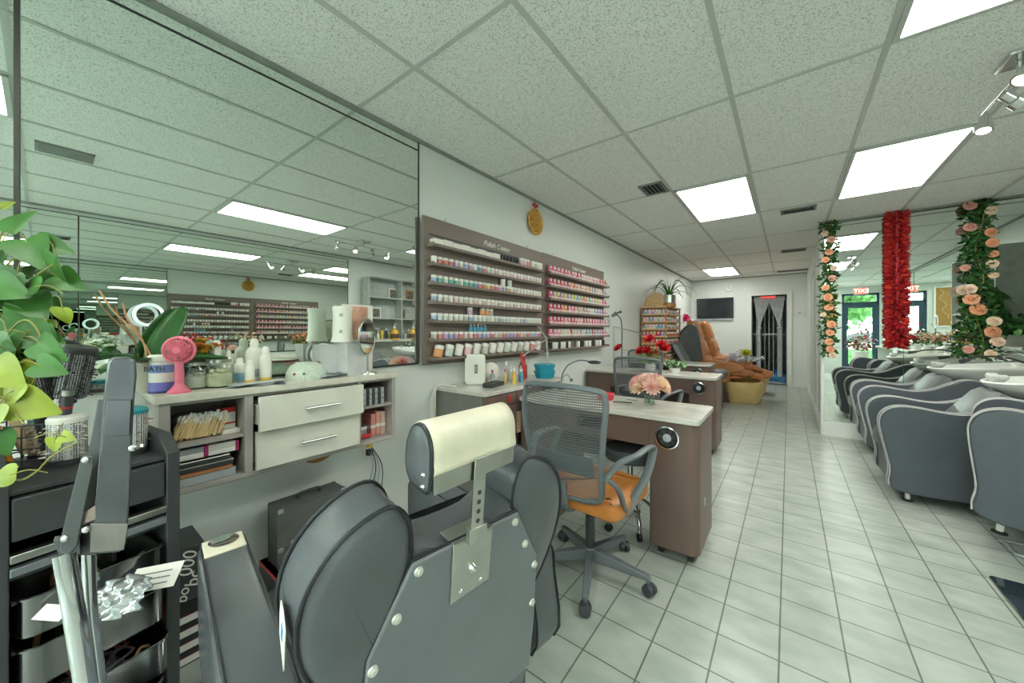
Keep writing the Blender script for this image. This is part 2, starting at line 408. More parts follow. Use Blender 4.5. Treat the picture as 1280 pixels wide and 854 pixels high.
l = MB().bb(1.31, 1.39, YF-.08, YF-.035, .06, 2.03).bb(1.9, 1.98, YF-.08, YF-.035, .06, 2.03).bb(1.39, 1.9, YF-.08, YF-.035, 1.93, 2.03).bb(1.39, 1.9, YF-.08, YF-.035, .06, .3)
l.build('leaf_frame', m_frame, do, bevel=.003)
MB().tube([(1.36, YF-.02, .95), (1.36, YF+.03, .98), (1.36, YF+.03, 1.25), (1.36, YF-.02, 1.28)], .012).build('pull_handle', m_chrome, do)
MB().bb(1.31, 1.98, YF-.06, YF-.055, .3, 2.29).build('pane', m_glassc, do)
# exit sign
ex = thing('exit_sign', 'white box sign with red letters hanging from the ceiling above the glass door', 'sign', (1.62, YF+.35, CEIL))
MB().bb(-.15, .15, -.02, .02, -.26, -.07).build('housing', m_white, ex, bevel=.006)
MB().bb(-.135, .135, .02, .024, -.25, -.085).build('face', MT('sign_face', 'e56a5a', .5, emit='e0503f', estr=1.0), ex)
MB().cyl((0, 0, 0), (0, 0, -.07), .012).build('stem', m_white, ex)
tm = text_mb('EXIT', .15, ext=.002).build('letters', MT('sign_letters', 'ffe9e0', .5, emit='fff0e8', estr=1.4), ex, loc=(0, .026, -.168)); tm.rotation_euler = (R(90), 0, R(180))
# cork board on the front wall
cb = thing('cork_board', 'brown cork notice board with a pale frame on the front wall beside the glass door', 'notice board', (.74, YF, 1.4))
MB().bb(-.36, .36, .002, .02, 0, 1.0).build('cork', mat('cork', 'a27c45', .8, var=.12, scale=60), cb)
MB().bb(-.4, -.36, 0, .03, -.04, 1.04).bb(.36, .4, 0, .03, -.04, 1.04).bb(-.36, .36, 0, .03, -.04, 0).bb(-.36, .36, 0, .03, 1.0, 1.04).build('frame', m_white, cb, bevel=.003)
rb = MB().tube(smooth_line([(.28-.05*sin(i*1.7)-i*.012, .028, .95-i*.085) for i in range(10)], 4), .006, 5)
rb.build('ribbon', MT('ribbon_cream', 'd9c79a', .5), cb)

# ------------------------------------------------------------------ mirrors
def mirror(name, label, box, frame=None, loc=(0, 0, 0), rot=None):
    t = thing(name, label, 'mirror', loc, rot=rot)
    MB().bb(*box).build('glass', m_mirror, t)
    if frame: frame.build('channel', m_channel, t)
    return t
y0, y1, zb, zt = -.045, 1.56, 1.03, 2.545
mirror('wall_mirror', 'large wall mirror above the white drawer counter, ending beside the brown display boards', (XL, XL+.006, y0, y1, zb, zt),
       MB().bb(XL, XL+.012, y0, y1, zb-.008, zb+.004).bb(XL, XL+.009, y0, y1, 2.475, 2.483).bb(XL, XL+.010, y1-.002, y1+.005, zb, zt).bb(XL, XL+.011, y0, y1, zt-.004, zt+.004))
mirror('wall_mirror', 'next mirror panel at the left edge of the photo behind the trailing plant', (XL, XL+.006, YF+.02, y0-.012, zb, zt),
       MB().bb(XL, XL+.012, YF+.02, y0-.012, zb-.008, zb+.004).bb(XL+.001, XL+.0095, y0-.014, y0-.002, zb, zt))
for (a, b_, lab) in ((-1.6, .232, 'mirror panel of the right-hand wall nearest the shop front'), (.24, 3.24, 'wide mirror panel of the right-hand wall ending beside the open shelving')):
    mirror('wall_mirror', lab, (XR-.006, XR, a, b_, .95, 2.5), MB().bb(XR-.012, XR, a, b_, .94, .952).bb(XR-.009, XR, b_-.004, b_+.006, .95, 2.5).bb(XR-.010, XR, a, b_, 2.497, 2.505))
for (a, b_, lab) in ((.34, .99, 'tall mirror panel on the partition between the first rose garland and the red garland'), (.994, 1.79, 'tall mirror panel on the partition between the red garland and the green rose garland'), (1.794, 2.09, 'narrow mirror panel on the partition at the right edge of the photo')):
    mirror('partition_mirror', lab, (a, b_, YP, YP+.006, .18, CEIL-.03), MB().bb(a, b_, YP-.002, YP+.008, 2.485, 2.491).bb(a, b_, YP-.003, YP+.008, CEIL-.03, CEIL-.022).bb(b_, b_+.003, YP-.001, YP+.008, .18, CEIL-.03))

# ------------------------------------------------------------------ ceiling fittings
def diffuser():
    m = bpy.data.materials.new('prismatic_diffuser'); m.use_nodes = True; nt = m.node_tree; b = nt.nodes['Principled BSDF']
    tc = nt.nodes.new('ShaderNodeTexCoord'); wv = nt.nodes.new('ShaderNodeTexWave'); wv.inputs['Scale'].default_value = 2.1; wv.bands_direction = 'X'; wv.inputs['Distortion'].default_value = .3
    wv.inputs['Phase Offset'].default_value = 2.4
    nt.links.new(tc.outputs['Object'], wv.inputs['Vector'])
    rp = nt.nodes.new('ShaderNodeValToRGB'); rp.color_ramp.elements[0].color = (.62, .63, .55, 1); rp.color_ramp.elements[1].color = (1, 1, .93, 1)
    nt.links.new(wv.outputs['Fac'], rp.inputs['Fac']); nt.links.new(rp.outputs['Color'], b.inputs['Emission Color'])
    b.inputs['Base Color'].default_value = (.8, .8, .8, 1); b.inputs['Emission Strength'].default_value = LAMP
    return m
LAMP = 7.0
m_diff = diffuser()
lt = thing('ceiling_light', '', 'ceiling light', (0, 0, CEIL))
w2, h2 = GA/2-.012, GB/2-.012
MB().bb(-w2+.02, w2-.02, -h2+.02, h2-.02, -.012, -.004).build('diffuser', m_diff, lt)
MB().bb(-w2, -w2+.022, -h2, h2, -.016, .002).bb(w2-.022, w2, -h2, h2, -.016, .002).bb(-w2, w2, -h2, -h2+.022, -.016, .002).bb(-w2, w2, h2-.022, h2, -.016, .002).build('frame', m_grid, lt)
LL = [(1, 2, 'square-ended fluorescent ceiling panel left of the grey air vents in mid room'), (3, 2, 'large bright fluorescent ceiling panel nearest the partition mirror'),
      (3, 0, 'fluorescent ceiling panel cut by the top edge of the photo beside the spotlight bar'), (0, 6, 'farthest small ceiling panel above the television wall'),
      (1, -2, 'ceiling panel seen only in the far left mirror'), (3, -3, 'ceiling panel near the glass door'), (1, -1, 'ceiling panel over the spot where the photographer stands')]
LL = LL[:6]
for k, (i, j, lab) in enumerate(LL):
    loc = (GX0+GA*(i+.5), GY0+GB*(j+.5), CEIL)
    if k == 0: lt.location = loc; lt['label'] = lab
    else: dup(lt, loc, 0, lab)
# vents
def vent(loc, sx, sy, lab, along='y'):
    t = thing('air_vent', lab, 'air vent', loc)
    f = MB()
    for a, b_, c, d in ((-sx/2, sx/2, -sy/2, -sy/2+.02), (-sx/2, sx/2, sy/2-.02, sy/2), (-sx/2, -sx/2+.02, -sy/2, sy/2), (sx/2-.02, sx/2, -sy/2, sy/2)): f.bb(a, b_, c, d, -.012, .002)
    f.build('frame', MT('vent_grey', '8d918e', .5, .3), t, bevel=.003)
    MB().bb(-sx/2+.01, sx/2-.01, -sy/2+.01, sy/2-.01, -.004, .001).build('backing', MT('vent_dark', '2c2e2d', .8), t)
    s = MB(); L, Wd = (sy, sx) if sy > sx else (sx, sy); n = 5
    for q in range(n):
        o = -Wd/2+Wd*(q+1)/(n+1); M = Matrix.Rotation(R(35), 4, 'Y' if sy > sx else 'X')
        if sy > sx: s.box((0, 0, 0), (.018, sy-.03, .002), 0, Matrix.Translation((o, 0, -.01)) @ M)
        else: s.box((0, 0, 0), (sx-.03, .018, .002), 0, Matrix.Translation((0, o, -.01)) @ M)
    s.build('louvre', MT('vent_grey'), t)
vent((-.98, 3.4, CEIL-.003), .2, .27, 'small grey ceiling vent left of the nearer bright light panel')
vent((.08, 4.93, CEIL-.003), .3, .17, 'grey ceiling vent above the left rose garland')
vent((.06, 7.35, CEIL-.003), .32, .2, 'smaller ceiling vent farther down the room over the aisle')
vent((.07, 9.75, CEIL-.003), .55, .2, 'long ceiling vent just in front of the curtained doorway')
vent((.17, .10, CEIL-.003), .2, .27, 'grey ceiling vent mirrored at the upper left of the photo')
# track light
tl = thing('spotlight_bar', 'chrome ceiling bar with four swivel spotlights at the upper right', 'track light', (.87, 2.83, CEIL))
MB().tube([(0, -.42, -.085), (0, .42, -.085)], .009, 12).build('bar', m_chrome, tl)
MB().bb(-.055, .055, -.085, .085, -.022, 0).cyl((0, 0, -.022), (0, 0, -.085), .01).build('mounting_plate', m_chrome, tl, bevel=.006)
m_bulb = MT('bulb_glow', 'fff4dd', .3, emit='fff1d6', estr=4.0)
for k, (yy, dx, dz) in enumerate(((-.38, .5, -.6), (-.13, -.45, -.7), (.13, .55, -.5), (.38, -.12, -.9))):
    d = Vector((dx, .25*(-1)**k, dz)).normalized(); p = Vector((0, yy, -.085)); q = p+Vector((0, 0, -.035))
    h = MB().cyl(p, q, .008).cyl(q-d*.015, q+d*.035, .024, .024, 20).cyl(q+d*.035, q+d*.04, .024, .036, 20).cyl(q+d*.04, q+d*.078, .036, .036, 20).build('spot_head', m_chrome, tl)
    MB().cyl(q+d*.0785, q+d*.0795, .028, .028, 16).build('bulb', m_bulb, h)
# ------------------------------------------------------------------ outdoors
struct('ground', MB().bb(-25, 25, -40, YF-.1, -.25, -.12), MT('asphalt', 'a9adad', .8, var=.1, scale=.6))
hd = MB()
for k in range(1500):
    p = Vector((rnd.uniform(-1, 4.2), rnd.uniform(-6.4, -5.7), rnd.uniform(-.1, .75)))
    petal(hd, p, rv(), rv(), .09, .05, 0, .2, 2)
hd.bb(-1, 4.2, -6.3, -5.8, -.12, .6)
tag(hd.build('hedge', m_leaf), 'clipped green hedge outside the glass door', 'hedge')
def tree(x, y, h, r, lab, mt):
    t = thing('street_tree', lab, 'tree', (x, y, -.12))
    MB().tube(smooth_line([(0, 0, 0), (.1, 0, h*.3), (-.05, .1, h*.6)], 4), [.16, .15, .14, .13, .12, .11, .1, .09, .08], 10).build('trunk', m_twig, t)
    c = MB()
    for k in range(1700):
        v = rv(); q = Vector((0, 0, h*.62))+Vector((v.x*r, v.y*r, v.z*h*.4))*rnd.uniform(.55, 1)
        petal(c, q, rv(), rv(), .34, .2, 0, .2, 2)
    for k in range(6):
        v = rv(); c.sphere(Vector((v.x*r*.4, v.y*r*.4, h*.62+v.z*h*.18)), r*.5, 10)
    c.build('crown', mt, t)
tree(2.2, -17, 6.5, 2.8, 'broad green street tree seen through the glass door', m_leaf)
tree(10, -21, 7, 3, 'pale green street tree farther along the road', MT('leaf_pale', '8fae6a', .5, var=.3, scale=6))
tree(-6, -19, 6.5, 2.8, 'dark green street tree beyond the front window', m_leafd)
def car(x, y, lab, col):
    t = thing('parked_car', lab, 'car', (x, y, -.12))
    side = smooth_poly([(-2.1, .35), (-2.15, .7), (-1.5, .85), (-.8, 1.38), (.7, 1.42), (1.5, .95), (2.15, .85), (2.2, .4), (1.0, .28), (-1, .28)], 4)
    MB().pillow(side, 'y', [(-.82, .06), (-.75, 0), (.75, 0), (.82, .06)]).build('body', col, t)
    for sy in (-.83, .83):
        MB().pillow(smooth_poly([(-.75, .92), (-.4, 1.28), (.6, 1.3), (1.15, .95)], 3), 'y', [(sy-.01, 0), (sy+.01, 0)]).build('side_window', m_black, t)
    for sx in (-1.35, 1.35):
        for sy in (-.78, .78): MB().cyl((sx, sy-.1, .32), (sx, sy+.1, .32), .32, .32, 20).build('wheel', m_blackr, t)
car(2.6, -10.5, 'white parked car seen through the glass door', m_ceramic)
car(-3.4, -10.8, 'grey parked car beyond the front window', m_grey)
# world and camera
wd = bpy.data.worlds.new('sky'); SC.world = wd; wd.use_nodes = True
bg = wd.node_tree.nodes['Background']; bg.inputs['Color'].default_value = (.96, .97, .98, 1); bg.inputs['Strength'].default_value = 8.0
cam = bpy.data.cameras.new('camera'); co = bpy.data.objects.new('camera', cam); COL.objects.link(co); SC.camera = co
co.location = (0, 0, CZ); co.rotation_euler = (R(90), 0, YAW); cam.sensor_width = 36; cam.lens = FPX/1280*36; cam.shift_y = -(427-HOR)/1280; cam.clip_start = .02
SC.view_settings.view_transform = 'Standard'; SC.view_settings.look = 'None'; SC.view_settings.gamma = 1; SC.view_settings.exposure = 1.25; SC.view_settings.use_curve_mapping = False
SC.cycles.max_bounces = 18; SC.cycles.glossy_bounces = 8; SC.cycles.diffuse_bounces = 12; SC.cycles.transparent_max_bounces = 16; SC.cycles.sample_clamp_indirect = 6
SC.cycles.caustics_reflective = True
# ------------------------------------------------------------------ polish display boards on the left wall
ORD = ['top', 'second', 'third', 'fourth', 'fifth', 'sixth', 'bottom']
SZ = [1.835, 1.705, 1.575, 1.445, 1.315, 1.187, 1.06]
def board(y0, y1, z0, z1, lab, lip):
    t = thing('display_board', lab, 'display board', (XL, y0, z0))
    MB().bb(.035, .053, 0, y1-y0, 0, z1-z0).build('back_panel', m_taupe, t, bevel=.002)
    for yy in (.12, y1-y0-.12):
        MB().bb(0, .035, yy-.02, yy+.02, .1, z1-z0-.1).build('wall_batten', m_taupe, t)
    MB().bb(.053, .059, .05, y1-y0-.05, z1-z0-.125, z1-z0-.117).build('groove_strip', m_black, t)
    for z in SZ:
        a, b = lip
        s = MB().bb(.053, .12, a-y0, b-y0, z-z0-.012, z-z0).bb(.115, .121, a-y0, b-y0, z-z0-.012, z-z0+.008)
        s.bb(.053, .121, a-y0-.004, a-y0, z-z0-.014, z-z0+.016).bb(.053, .121, b-y0, b-y0+.004, z-z0-.014, z-z0+.016)
        s.build('shelf', m_taupe, t, bevel=.001)
    tx = text_mb('Polish Center', .062, .35, .003).build('lettering', m_paper, t, loc=(.057, (y1-y0)*(.52), z1-z0-.075)); tx.rotation_euler = (R(90), 0, R(90))
    for yy in (.2, y1-y0-.25): MB().tube([(.04, yy, z1-z0-.01), (.045, yy, z1-z0+.02), (.05, yy+.012, z1-z0+.03)], .003, 6).build('hook', m_steel, t)
    return t
board(1.565, 3.045, 1.015, 2.035, 'large brown polish display board with pastel jars, beside the wall mirror', (1.60, 2.97))
board(3.05, 4.56, 1.03, 2.04, 'brown polish display board with pink and red bottles, farther along the wall', (3.10, 4.585))
def jar_mesh(col, cap):
    return MB().lathe([(.019, 0), (.0212, .004), (.0212, .036), (.019, .039)], 10, 0).lathe([(.022, .039), (.022, .054), (.019, .057)], 10, 1).mesh('polish_jar', [MT('jar_'+col, col, .3), MT('cap_'+cap, cap, .35)])
jc = {c: jar_mesh(c, k) for c, k in (('e6e2da', 'efeeea'), ('d98a86', 'e9e6e0'), ('6fb8a6', 'e9e6e0'), ('9fb4d6', 'e9e6e0'), ('c9a8cf', 'e9e6e0'), ('e0a36f', 'e9e6e0'), ('e3bfc4', 'efeeea'), ('cfd9cf', 'efeeea'), ('5aa0c0', 'e9e6e0'), ('c7c1b4', 'efeeea'), ('d6d06a', 'efeeea'), ('2d2f33', '2d2f33'))}
cname = {'e6e2da': 'white', 'd98a86': 'rose', '6fb8a6': 'green', '9fb4d6': 'blue', 'c9a8cf': 'lilac', 'e0a36f': 'orange', 'e3bfc4': 'pale pink', 'cfd9cf': 'pale mint', '5aa0c0': 'deep blue', 'c7c1b4': 'beige', 'd6d06a': 'yellow', '2d2f33': 'black'}
def put_mesh(name, me, loc, label, cat, group, rz=0, rot=None, scale=None):
    o = bpy.data.objects.new(name, me); COL.objects.link(o); o.location = loc; o.rotation_euler = rot or (0, 0, rz)
    if scale: o.scale = scale
    return tag(o, label, cat, group)
rows = [None,
        ['e6e2da', 'd98a86', 'd98a86', 'd98a86', 'c9a8cf', 'e6e2da', '9fb4d6', 'c9a8cf', 'e6e2da', '5aa0c0', 'd98a86', 'cfd9cf']+['e6e2da', 'e3bfc4']*8,
        ['9fb4d6', '6fb8a6', 'cfd9cf', '6fb8a6', '6fb8a6', 'cfd9cf', '6fb8a6', '6fb8a6', '5aa0c0', 'd98a86', 'd98a86', 'd6d06a', 'd98a86', 'd98a86', 'c9a8cf', '9fb4d6', 'e0a36f', 'cfd9cf', 'e3bfc4']+['e6e2da']*9,
        ['9fb4d6']+['e6e2da', 'c7c1b4', 'e6e2da', 'e3bfc4']*7,
        ['9fb4d6', 'cfd9cf', 'cfd9cf', 'e6e2da', 'cfd9cf', 'e6e2da', 'c7c1b4']*4,
        ['c7c1b4', 'd98a86', 'c9a8cf', '9fb4d6', 'c9a8cf', 'd98a86', 'e3bfc4']*4]
for s in range(1, 6):
    n = 27
    for k in range(n):
        c = rows[s][k % len(rows[s])]; y = 1.63+k*(1.31/(n-1))
        put_mesh('polish_jar', jc[c], (XL+.083, y, SZ[s]), '%s polish jar standing in the %s row of the large board' % (cname[c], ORD[s]), 'polish jar', 'polish jars on the %s shelf of the large board' % ORD[s], rz=k)
for (s, y, c, dz) in ((2, 2.38, 'e6e2da', .058), (2, 2.47, 'cfd9cf', .058), (4, 1.98, 'c9a8cf', .058), (4, 2.12, 'e0a36f', .058), (4, 2.17, 'e0a36f', .058), (4, 2.22, 'c7c1b4', .058)):
    put_mesh('polish_jar', jc[c], (XL+.083, y, SZ[s]+dz), '%s polish jar stacked on top of the %s row' % (cname[c], ORD[s]), 'polish jar', 'jars stacked on the %s row' % ORD[s])
# top shelf: white boxes, black pots, pale jars
bxm = MB().box((0, 0, .022), (.05, .085, .044)).mesh('sample_box', m_paper)
for k in range(8): put_mesh('sample_box', bxm, (XL+.085, 1.655+k*.088, SZ[0]+(.006 if k % 2 else 0.0)), 'white paper box lined up at the left of the top shelf', 'box', 'white boxes on the top shelf')
for k in range(8):
    put_mesh('polish_pot', jc['2d2f33'], (XL+.085, 2.26+k*.045, SZ[0]), 'small black pot lined up in the middle of the top shelf', 'pot', 'black pots on the top shelf', rot=(0, 0, k))
for k, c in enumerate(['e3bfc4', 'e3bfc4', 'd98a86', 'e6e2da', 'c7c1b4', 'e6e2da', 'e6e2da']):
    put_mesh('powder_tub', jc[c], (XL+.085, 2.64+k*.047+(.03 if k > 2 else 0), SZ[0]), '%s powder tub at the right end of the top shelf' % cname[c], 'tub', 'powder tubs at the right end of the top shelf', scale=(1.15, 1.15, 1.3))
# bottom shelf: tilted tubs
for k in range(14):
    c = ['e0a36f', 'cfd9cf', 'e6e2da', 'e3bfc4', 'e6e2da', 'c7c1b4', 'e6e2da', 'e6e2da', 'cfd9cf', 'e6e2da', 'c7c1b4', 'e6e2da', 'd98a86', 'e6e2da'][k]
    put_mesh('powder_tub', jc[c], (XL+.085, 1.66+k*.095, SZ[6]+.006), '%s powder tub leaning on the bottom shelf of the large board' % cname[c], 'tub', 'powder tubs on the bottom shelf', rot=(R(-14), 0, 0), scale=(1.45, 1.7, 1.5))
# blue bottles standing on the sixth row
bl = thing('squeeze_bottle', 'blue squeeze bottle with white cap standing on the sixth row of jars', 'bottle', (XL+.083, 1.99, SZ[5]+.058), group='blue bottles on the sixth row')
MB().lathe([(.016, 0), (.017, .03), (.008, .04)], 12).build('body', MT('jar_5aa0c0'), bl); MB().lathe([(.009, .04), (.008, .058)], 10).build('cap', m_paper, bl)
for k in range(1, 5): dup(bl, (XL+.083, 1.99+k*.04, SZ[5]+.058))
# pink bottles
def bot_mesh(c, lab):
    return MB().box((0, 0, .024), (.026, .029, .048), 0).box((0, 0, .023), (.0265, .023, .026), 1).lathe([(.011, .048), (.0095, .084)], 8, 1 if lab else 2).mesh('polish_bottle', [MT('lacquer_'+c, c, .15), m_paper, MT('cap_'+c, c, .3)])
bc = {c: (bot_mesh(c, False), bot_mesh(c, True)) for c in ('d23f6e', 'c23440', 'e0708f', 'e58a4a', 'b78fbf', '7fa8c4', 'dcd3c2', 'e7b4bd', 'c9c35a')}
bn = {'d23f6e': 'magenta', 'c23440': 'red', 'e0708f': 'pink', 'e58a4a': 'orange', 'b78fbf': 'lilac', '7fa8c4': 'blue', 'dcd3c2': 'cream', 'e7b4bd': 'pale pink', 'c9c35a': 'yellow'}
seqs = ['d23f6e e0708f e0708f d23f6e e7b4bd dcd3c2 e7b4bd c23440', 'd23f6e e0708f c23440 e58a4a e7b4bd e58a4a dcd3c2 7fa8c4', 'd23f6e b78fbf c9c35a e0708f 7fa8c4 c9c35a e7b4bd', 'd23f6e c23440 e0708f e58a4a dcd3c2 7fa8c4 b78fbf', 'd23f6e e0708f e7b4bd c23440 e0708f b78fbf', 'e0708f d23f6e e7b4bd dcd3c2 c23440 7fa8c4 b78fbf']
for s in range(6):
    sq = seqs[s].split()
    for k in range(38):
        c = sq[(k*len(sq)//38+rnd.choice((0, 0, 1, 2))) % len(sq)]; y = 3.125+k*(1.44/37)
        put_mesh('polish_bottle', bc[c][k % 2], (XL+.083, y, SZ[s]), '%s polish bottle in the %s row of the farther board' % (bn[c], ORD[s]), 'polish bottle', 'polish bottles on the %s shelf of the farther board' % ORD[s])
for k in range(16):
    c = ['dcd3c2', 'dcd3c2', '7fa8c4', 'e7b4bd'][k % 4]; y = 3.14+k*.055 if k < 8 else 3.75+(k-8)*.1
    put_mesh('polish_tub', jc['e6e2da' if k % 3 else '2d2f33'], (XL+.083, y, SZ[6]), '%s tub on the bottom shelf of the farther board' % ('white' if k % 3 else 'black'), 'tub', 'tubs on the bottom shelf of the farther board', scale=(1.3, 1.2, 1.3))
# golden ornament
orn = thing('wall_medallion', 'round gold carved wall medallion with a red bow hung above the display boards', 'wall ornament', (XL, 2.97, 2.2))
rg = MB().lathe([(.105, 0), (.125, .006), (.13, .012), (.115, .018), (.10, .012), (1e-6, .012)], 32)
for k in range(60):
    a = rnd.uniform(0, 2*pi); r = sqrt(rnd.random())*.095; rg.tube(smooth_line([(r*cos(a)+.018*cos(q*1.5+a), r*sin(a)+.018*sin(q*1.5+a), .014+.004*(q % 2)) for q in range(4)], 3), .0035, 5)
for k in range(28):
    a = 2*pi*k/28; rg.sphere((.118*cos(a), .118*sin(a), .014), .011, 6)
o = rg.build('medallion', m_gold, orn, loc=(.012, 0, .13)); o.rotation_euler = (0, R(90), 0)
bw = MB().sphere((.02, 0, .285), .014, 8)
for s in (-1, 1): bw.tube(smooth_line([(.02, 0, .285), (.02, s*.03, .31), (.02, s*.035, .285), (.02, 0, .283)], 4), .009, 8, flat=.5)
bw.tube([(.02, 0, .285), (.02, .005, .34)], .004, 6).tube([(.02, 0, .28), (.02, .012, .25)], .007, 6)
bw.build('bow', m_red, orn)

# ------------------------------------------------------------------ wall hung counter with drawers
CX, CY0, CY1, CT = -1.74, .245, 1.197, 1.018
ct = thing('drawer_counter', 'white wall-hung counter with two ivory drawers and open cubbies under the large mirror', 'counter', (XL, CY0, .655))
dx = CX-XL; H = CT-.655; Lc = CY1-CY0
MB().bb(0, dx+.012, -.012, Lc+.006, H-.028, H).build('countertop', m_counter, ct, bevel=.002)
ya, yb = .262, .74     # inner partitions, from CY0
c = MB().bb(0, dx, 0, .03, 0, H-.028).bb(0, dx, Lc-.02, Lc, 0, H-.028).bb(0, dx, .03, Lc-.02, 0, .018).bb(0, .012, .03, Lc-.02, .018, H-.028)
c.bb(.012, dx, ya-.012, ya+.018, .018, H-.028).bb(.012, dx, yb-.006, yb+.01, .018, H-.028).bb(.012, dx-.004, .03, Lc-.02, H-.04, H-.028)
c.build('carcass', m_greywood, ct, bevel=.0015)
MB().bb(.012, dx-.01, .03, ya-.012, .165, .178).build('shelf', m_greywood, ct); MB().bb(.012, dx-.01, yb+.01, Lc-.02, .185, .198).build('shelf', m_greywood, ct)
for z0, z1, out in ((.185, .325, .04), (.022, .178, .004)):
    d = MB().bb(dx+out, dx+out+.018, ya+.022, yb-.01, z0, z1).bb(.03, dx+out, ya+.03, yb-.02, z0+.02, z1-.04).build('drawer', m_ivory, ct, bevel=.0015)
    ym = (ya+yb)/2+.02; xx = dx+out+.018; zz = (z0+z1)/2
    MB().cyl((xx, ym-.06, zz), (xx+.025, ym-.06, zz), .006).cyl((xx, ym+.06, zz), (xx+.025, ym+.06, zz), .006).tube([(xx+.025, ym-.075, zz), (xx+.025, ym+.075, zz)], .007, 12).build('handle', m_chrome, d)
def C(px, xx, dz=0): # place on the counter at a chosen depth from the wall, in the column of a photo pixel
    d = ray(px, 470); t = xx/d.x; return Vector((xx, d.y*t, CT+dz))
# cubby contents
sw = thing('cotton_swab_bag', 'clear plastic bag full of wooden cotton swabs in the left cubby', 'cotton swabs', (XL+.14, CY0+.12, .655+.178))
s = MB()
for k in range(170):
    y = rnd.uniform(-.075, .06); z = rnd.uniform(.004, .02); a = rnd.uniform(-.3, .5); p = Vector((.075+rnd.uniform(-.01, .012), y, z)); q = p+Vector((rnd.uniform(-.02, .004), .02+.015*a, .05+.02*rnd.random()))
    s.cyl(p, q, .0019, .0019, 5, 0); s.cyl(q, q+(q-p).normalized()*.014, .0042, .0035, 6, 1)
s.build('swabs', [MT('birch', 'ecd2a0', .6), m_paper], sw)
MB().pillow(rrect(.13, .05, .02, 4, 0, .032), 'x', [(.012, .01), (.02, 0), (.055, 0), (.06, .01)]).build('swab_core', MT('birch'), sw)
MB().pillow(rrect(.16, .1, .03, 4, 0, .052), 'x', [(-.005, .02), (.03, 0), (.07, 0), (.085, .02)]).build('bag', glass('bag_film', 'f6f9fa', .1, .0), sw)
def box_thing(name, lab, cat, loc, dims, mts, rz=0, group=None, stripes=None, bevel=.002):
    x, y, z = dims; mb = MB().box((0, 0, z/2), dims, 0)
    if stripes:
        for (axis, a, b, mi) in stripes:
            if axis == 'z': mb.box((0, 0, z*(a+b)/2), (x+.001, y+.001, z*(b-a)), mi)
            else: mb.box((0, y*((a+b)/2-.5), z/2), (x+.001, y*(b-a), z+.001), mi)
    o = mb.build(name, mts, None, bevel=bevel, loc=loc, rz=rz); return tag(o, lab, cat, group)
m_mag = MT('magenta_print', 'b8346f', .4); m_navy = MT('dark_print', '3b3338', .5); m_film = MT('grey_film', 'a9aeb4', .25)
bz = .655
box_thing('cosmetic_box', 'small dark red and white product box at the back of the upper left cubby', 'box', (XL+.17, CY0+.215, bz+.195), (.05, .045, .085), [m_paper, m_red, m_navy], .2, stripes=[('z', .75, 1, 1), ('z', .2, .3, 1)])
box_thing('soap_box', 'flat white box under the dark red product box', 'box', (XL+.19, CY0+.215, bz+.179), (.08, .06, .015), [m_paper], .1)
for k in range(4):
    box_thing('nail_file_pack', ['white pack with magenta ends lying lower right in the cubby', 'white pack with magenta ends lying upper right in the cubby', 'clear grey pack lying upper left in the cubby', 'long white pack lying lower left in the cubby'][k], 'pack',
              (XL+.17, CY0+(.185 if k < 2 else .085), bz+[.11, .131, .131, .11][k]), (.14, .11 if k < 2 else .088, .02), [m_paper if k != 2 else m_film, m_mag], .05*k*0, group='packs in the lower left cubby', stripes=[('y', 0, .12, 1), ('y', .88, 1, 1)] if k < 2 else None)
for k in range(4):
    box_thing('folder', ['pale grey flat carton at the bottom of the left cubby', 'brown folder lying on the pale carton', 'black folder with a white edge in the left cubby', 'thin black tray under the packs in the left cubby'][k], 'folder',
              (XL+.155+.005*k, CY0+.135-.008*(k % 2), bz+.0185+[0, .034, .05, .072][k]), (.2, .18-.01*k, [.032, .014, .02, .02][k]), [[m_film, m_leather2, m_black, m_black][k], m_paper], 0, group='stack in the lower left cubby', stripes=[('z', .8, 1, 1)] if k in (2, 3) else None)
for k in range(3):
    box_thing('organiser_box', 'clear grey compartment box, %s of the stack in the right cubby' % ('lowest', 'middle', 'top')[k], 'organiser box', (XL+.17, CY0+yb+.095, bz+.1985+k*.03), (.16, .12, .028), [m_film, m_black], 0, group='clear boxes in the right cubby', stripes=[('y', .1, .28, 1), ('y', .38, .55, 1), ('y', .66, .84, 1)])
for k in range(3):
    box_thing('product_carton', ['pink', 'salmon', 'pale rose'][k]+' carton standing in the lower right cubby', 'carton', (XL+.16, CY0+yb+.115+k*.03, bz+.0185), (.1, .026, [.12, .13, .125][k]), [MT('carton%d' % k, ['d98f88', 'dba48d', 'e2b7b0'][k], .5), m_paper], 0, group='cartons in the lower right cubby', stripes=[('z', .35, .5, 1)])
box_thing('bandage_box', 'low blue-grey box at the left of the lower right cubby', 'box', (XL+.15, CY0+yb+.05, bz+.0185), (.1, .06, .06), [m_film, m_paper], .1, stripes=[('z', .7, 1, 1)])
tag(MB().lathe([(.008, 0), (.012, .01), (.013, .07), (.006, .085)], 12, 0, Matrix.Rotation(R(90), 4, 'X')).build('cream_tube', [m_red], None, loc=(XL+.22, CY0+yb+.09, bz+.032)), 'red and white cream tube lying in the lower right cubby', 'tube')

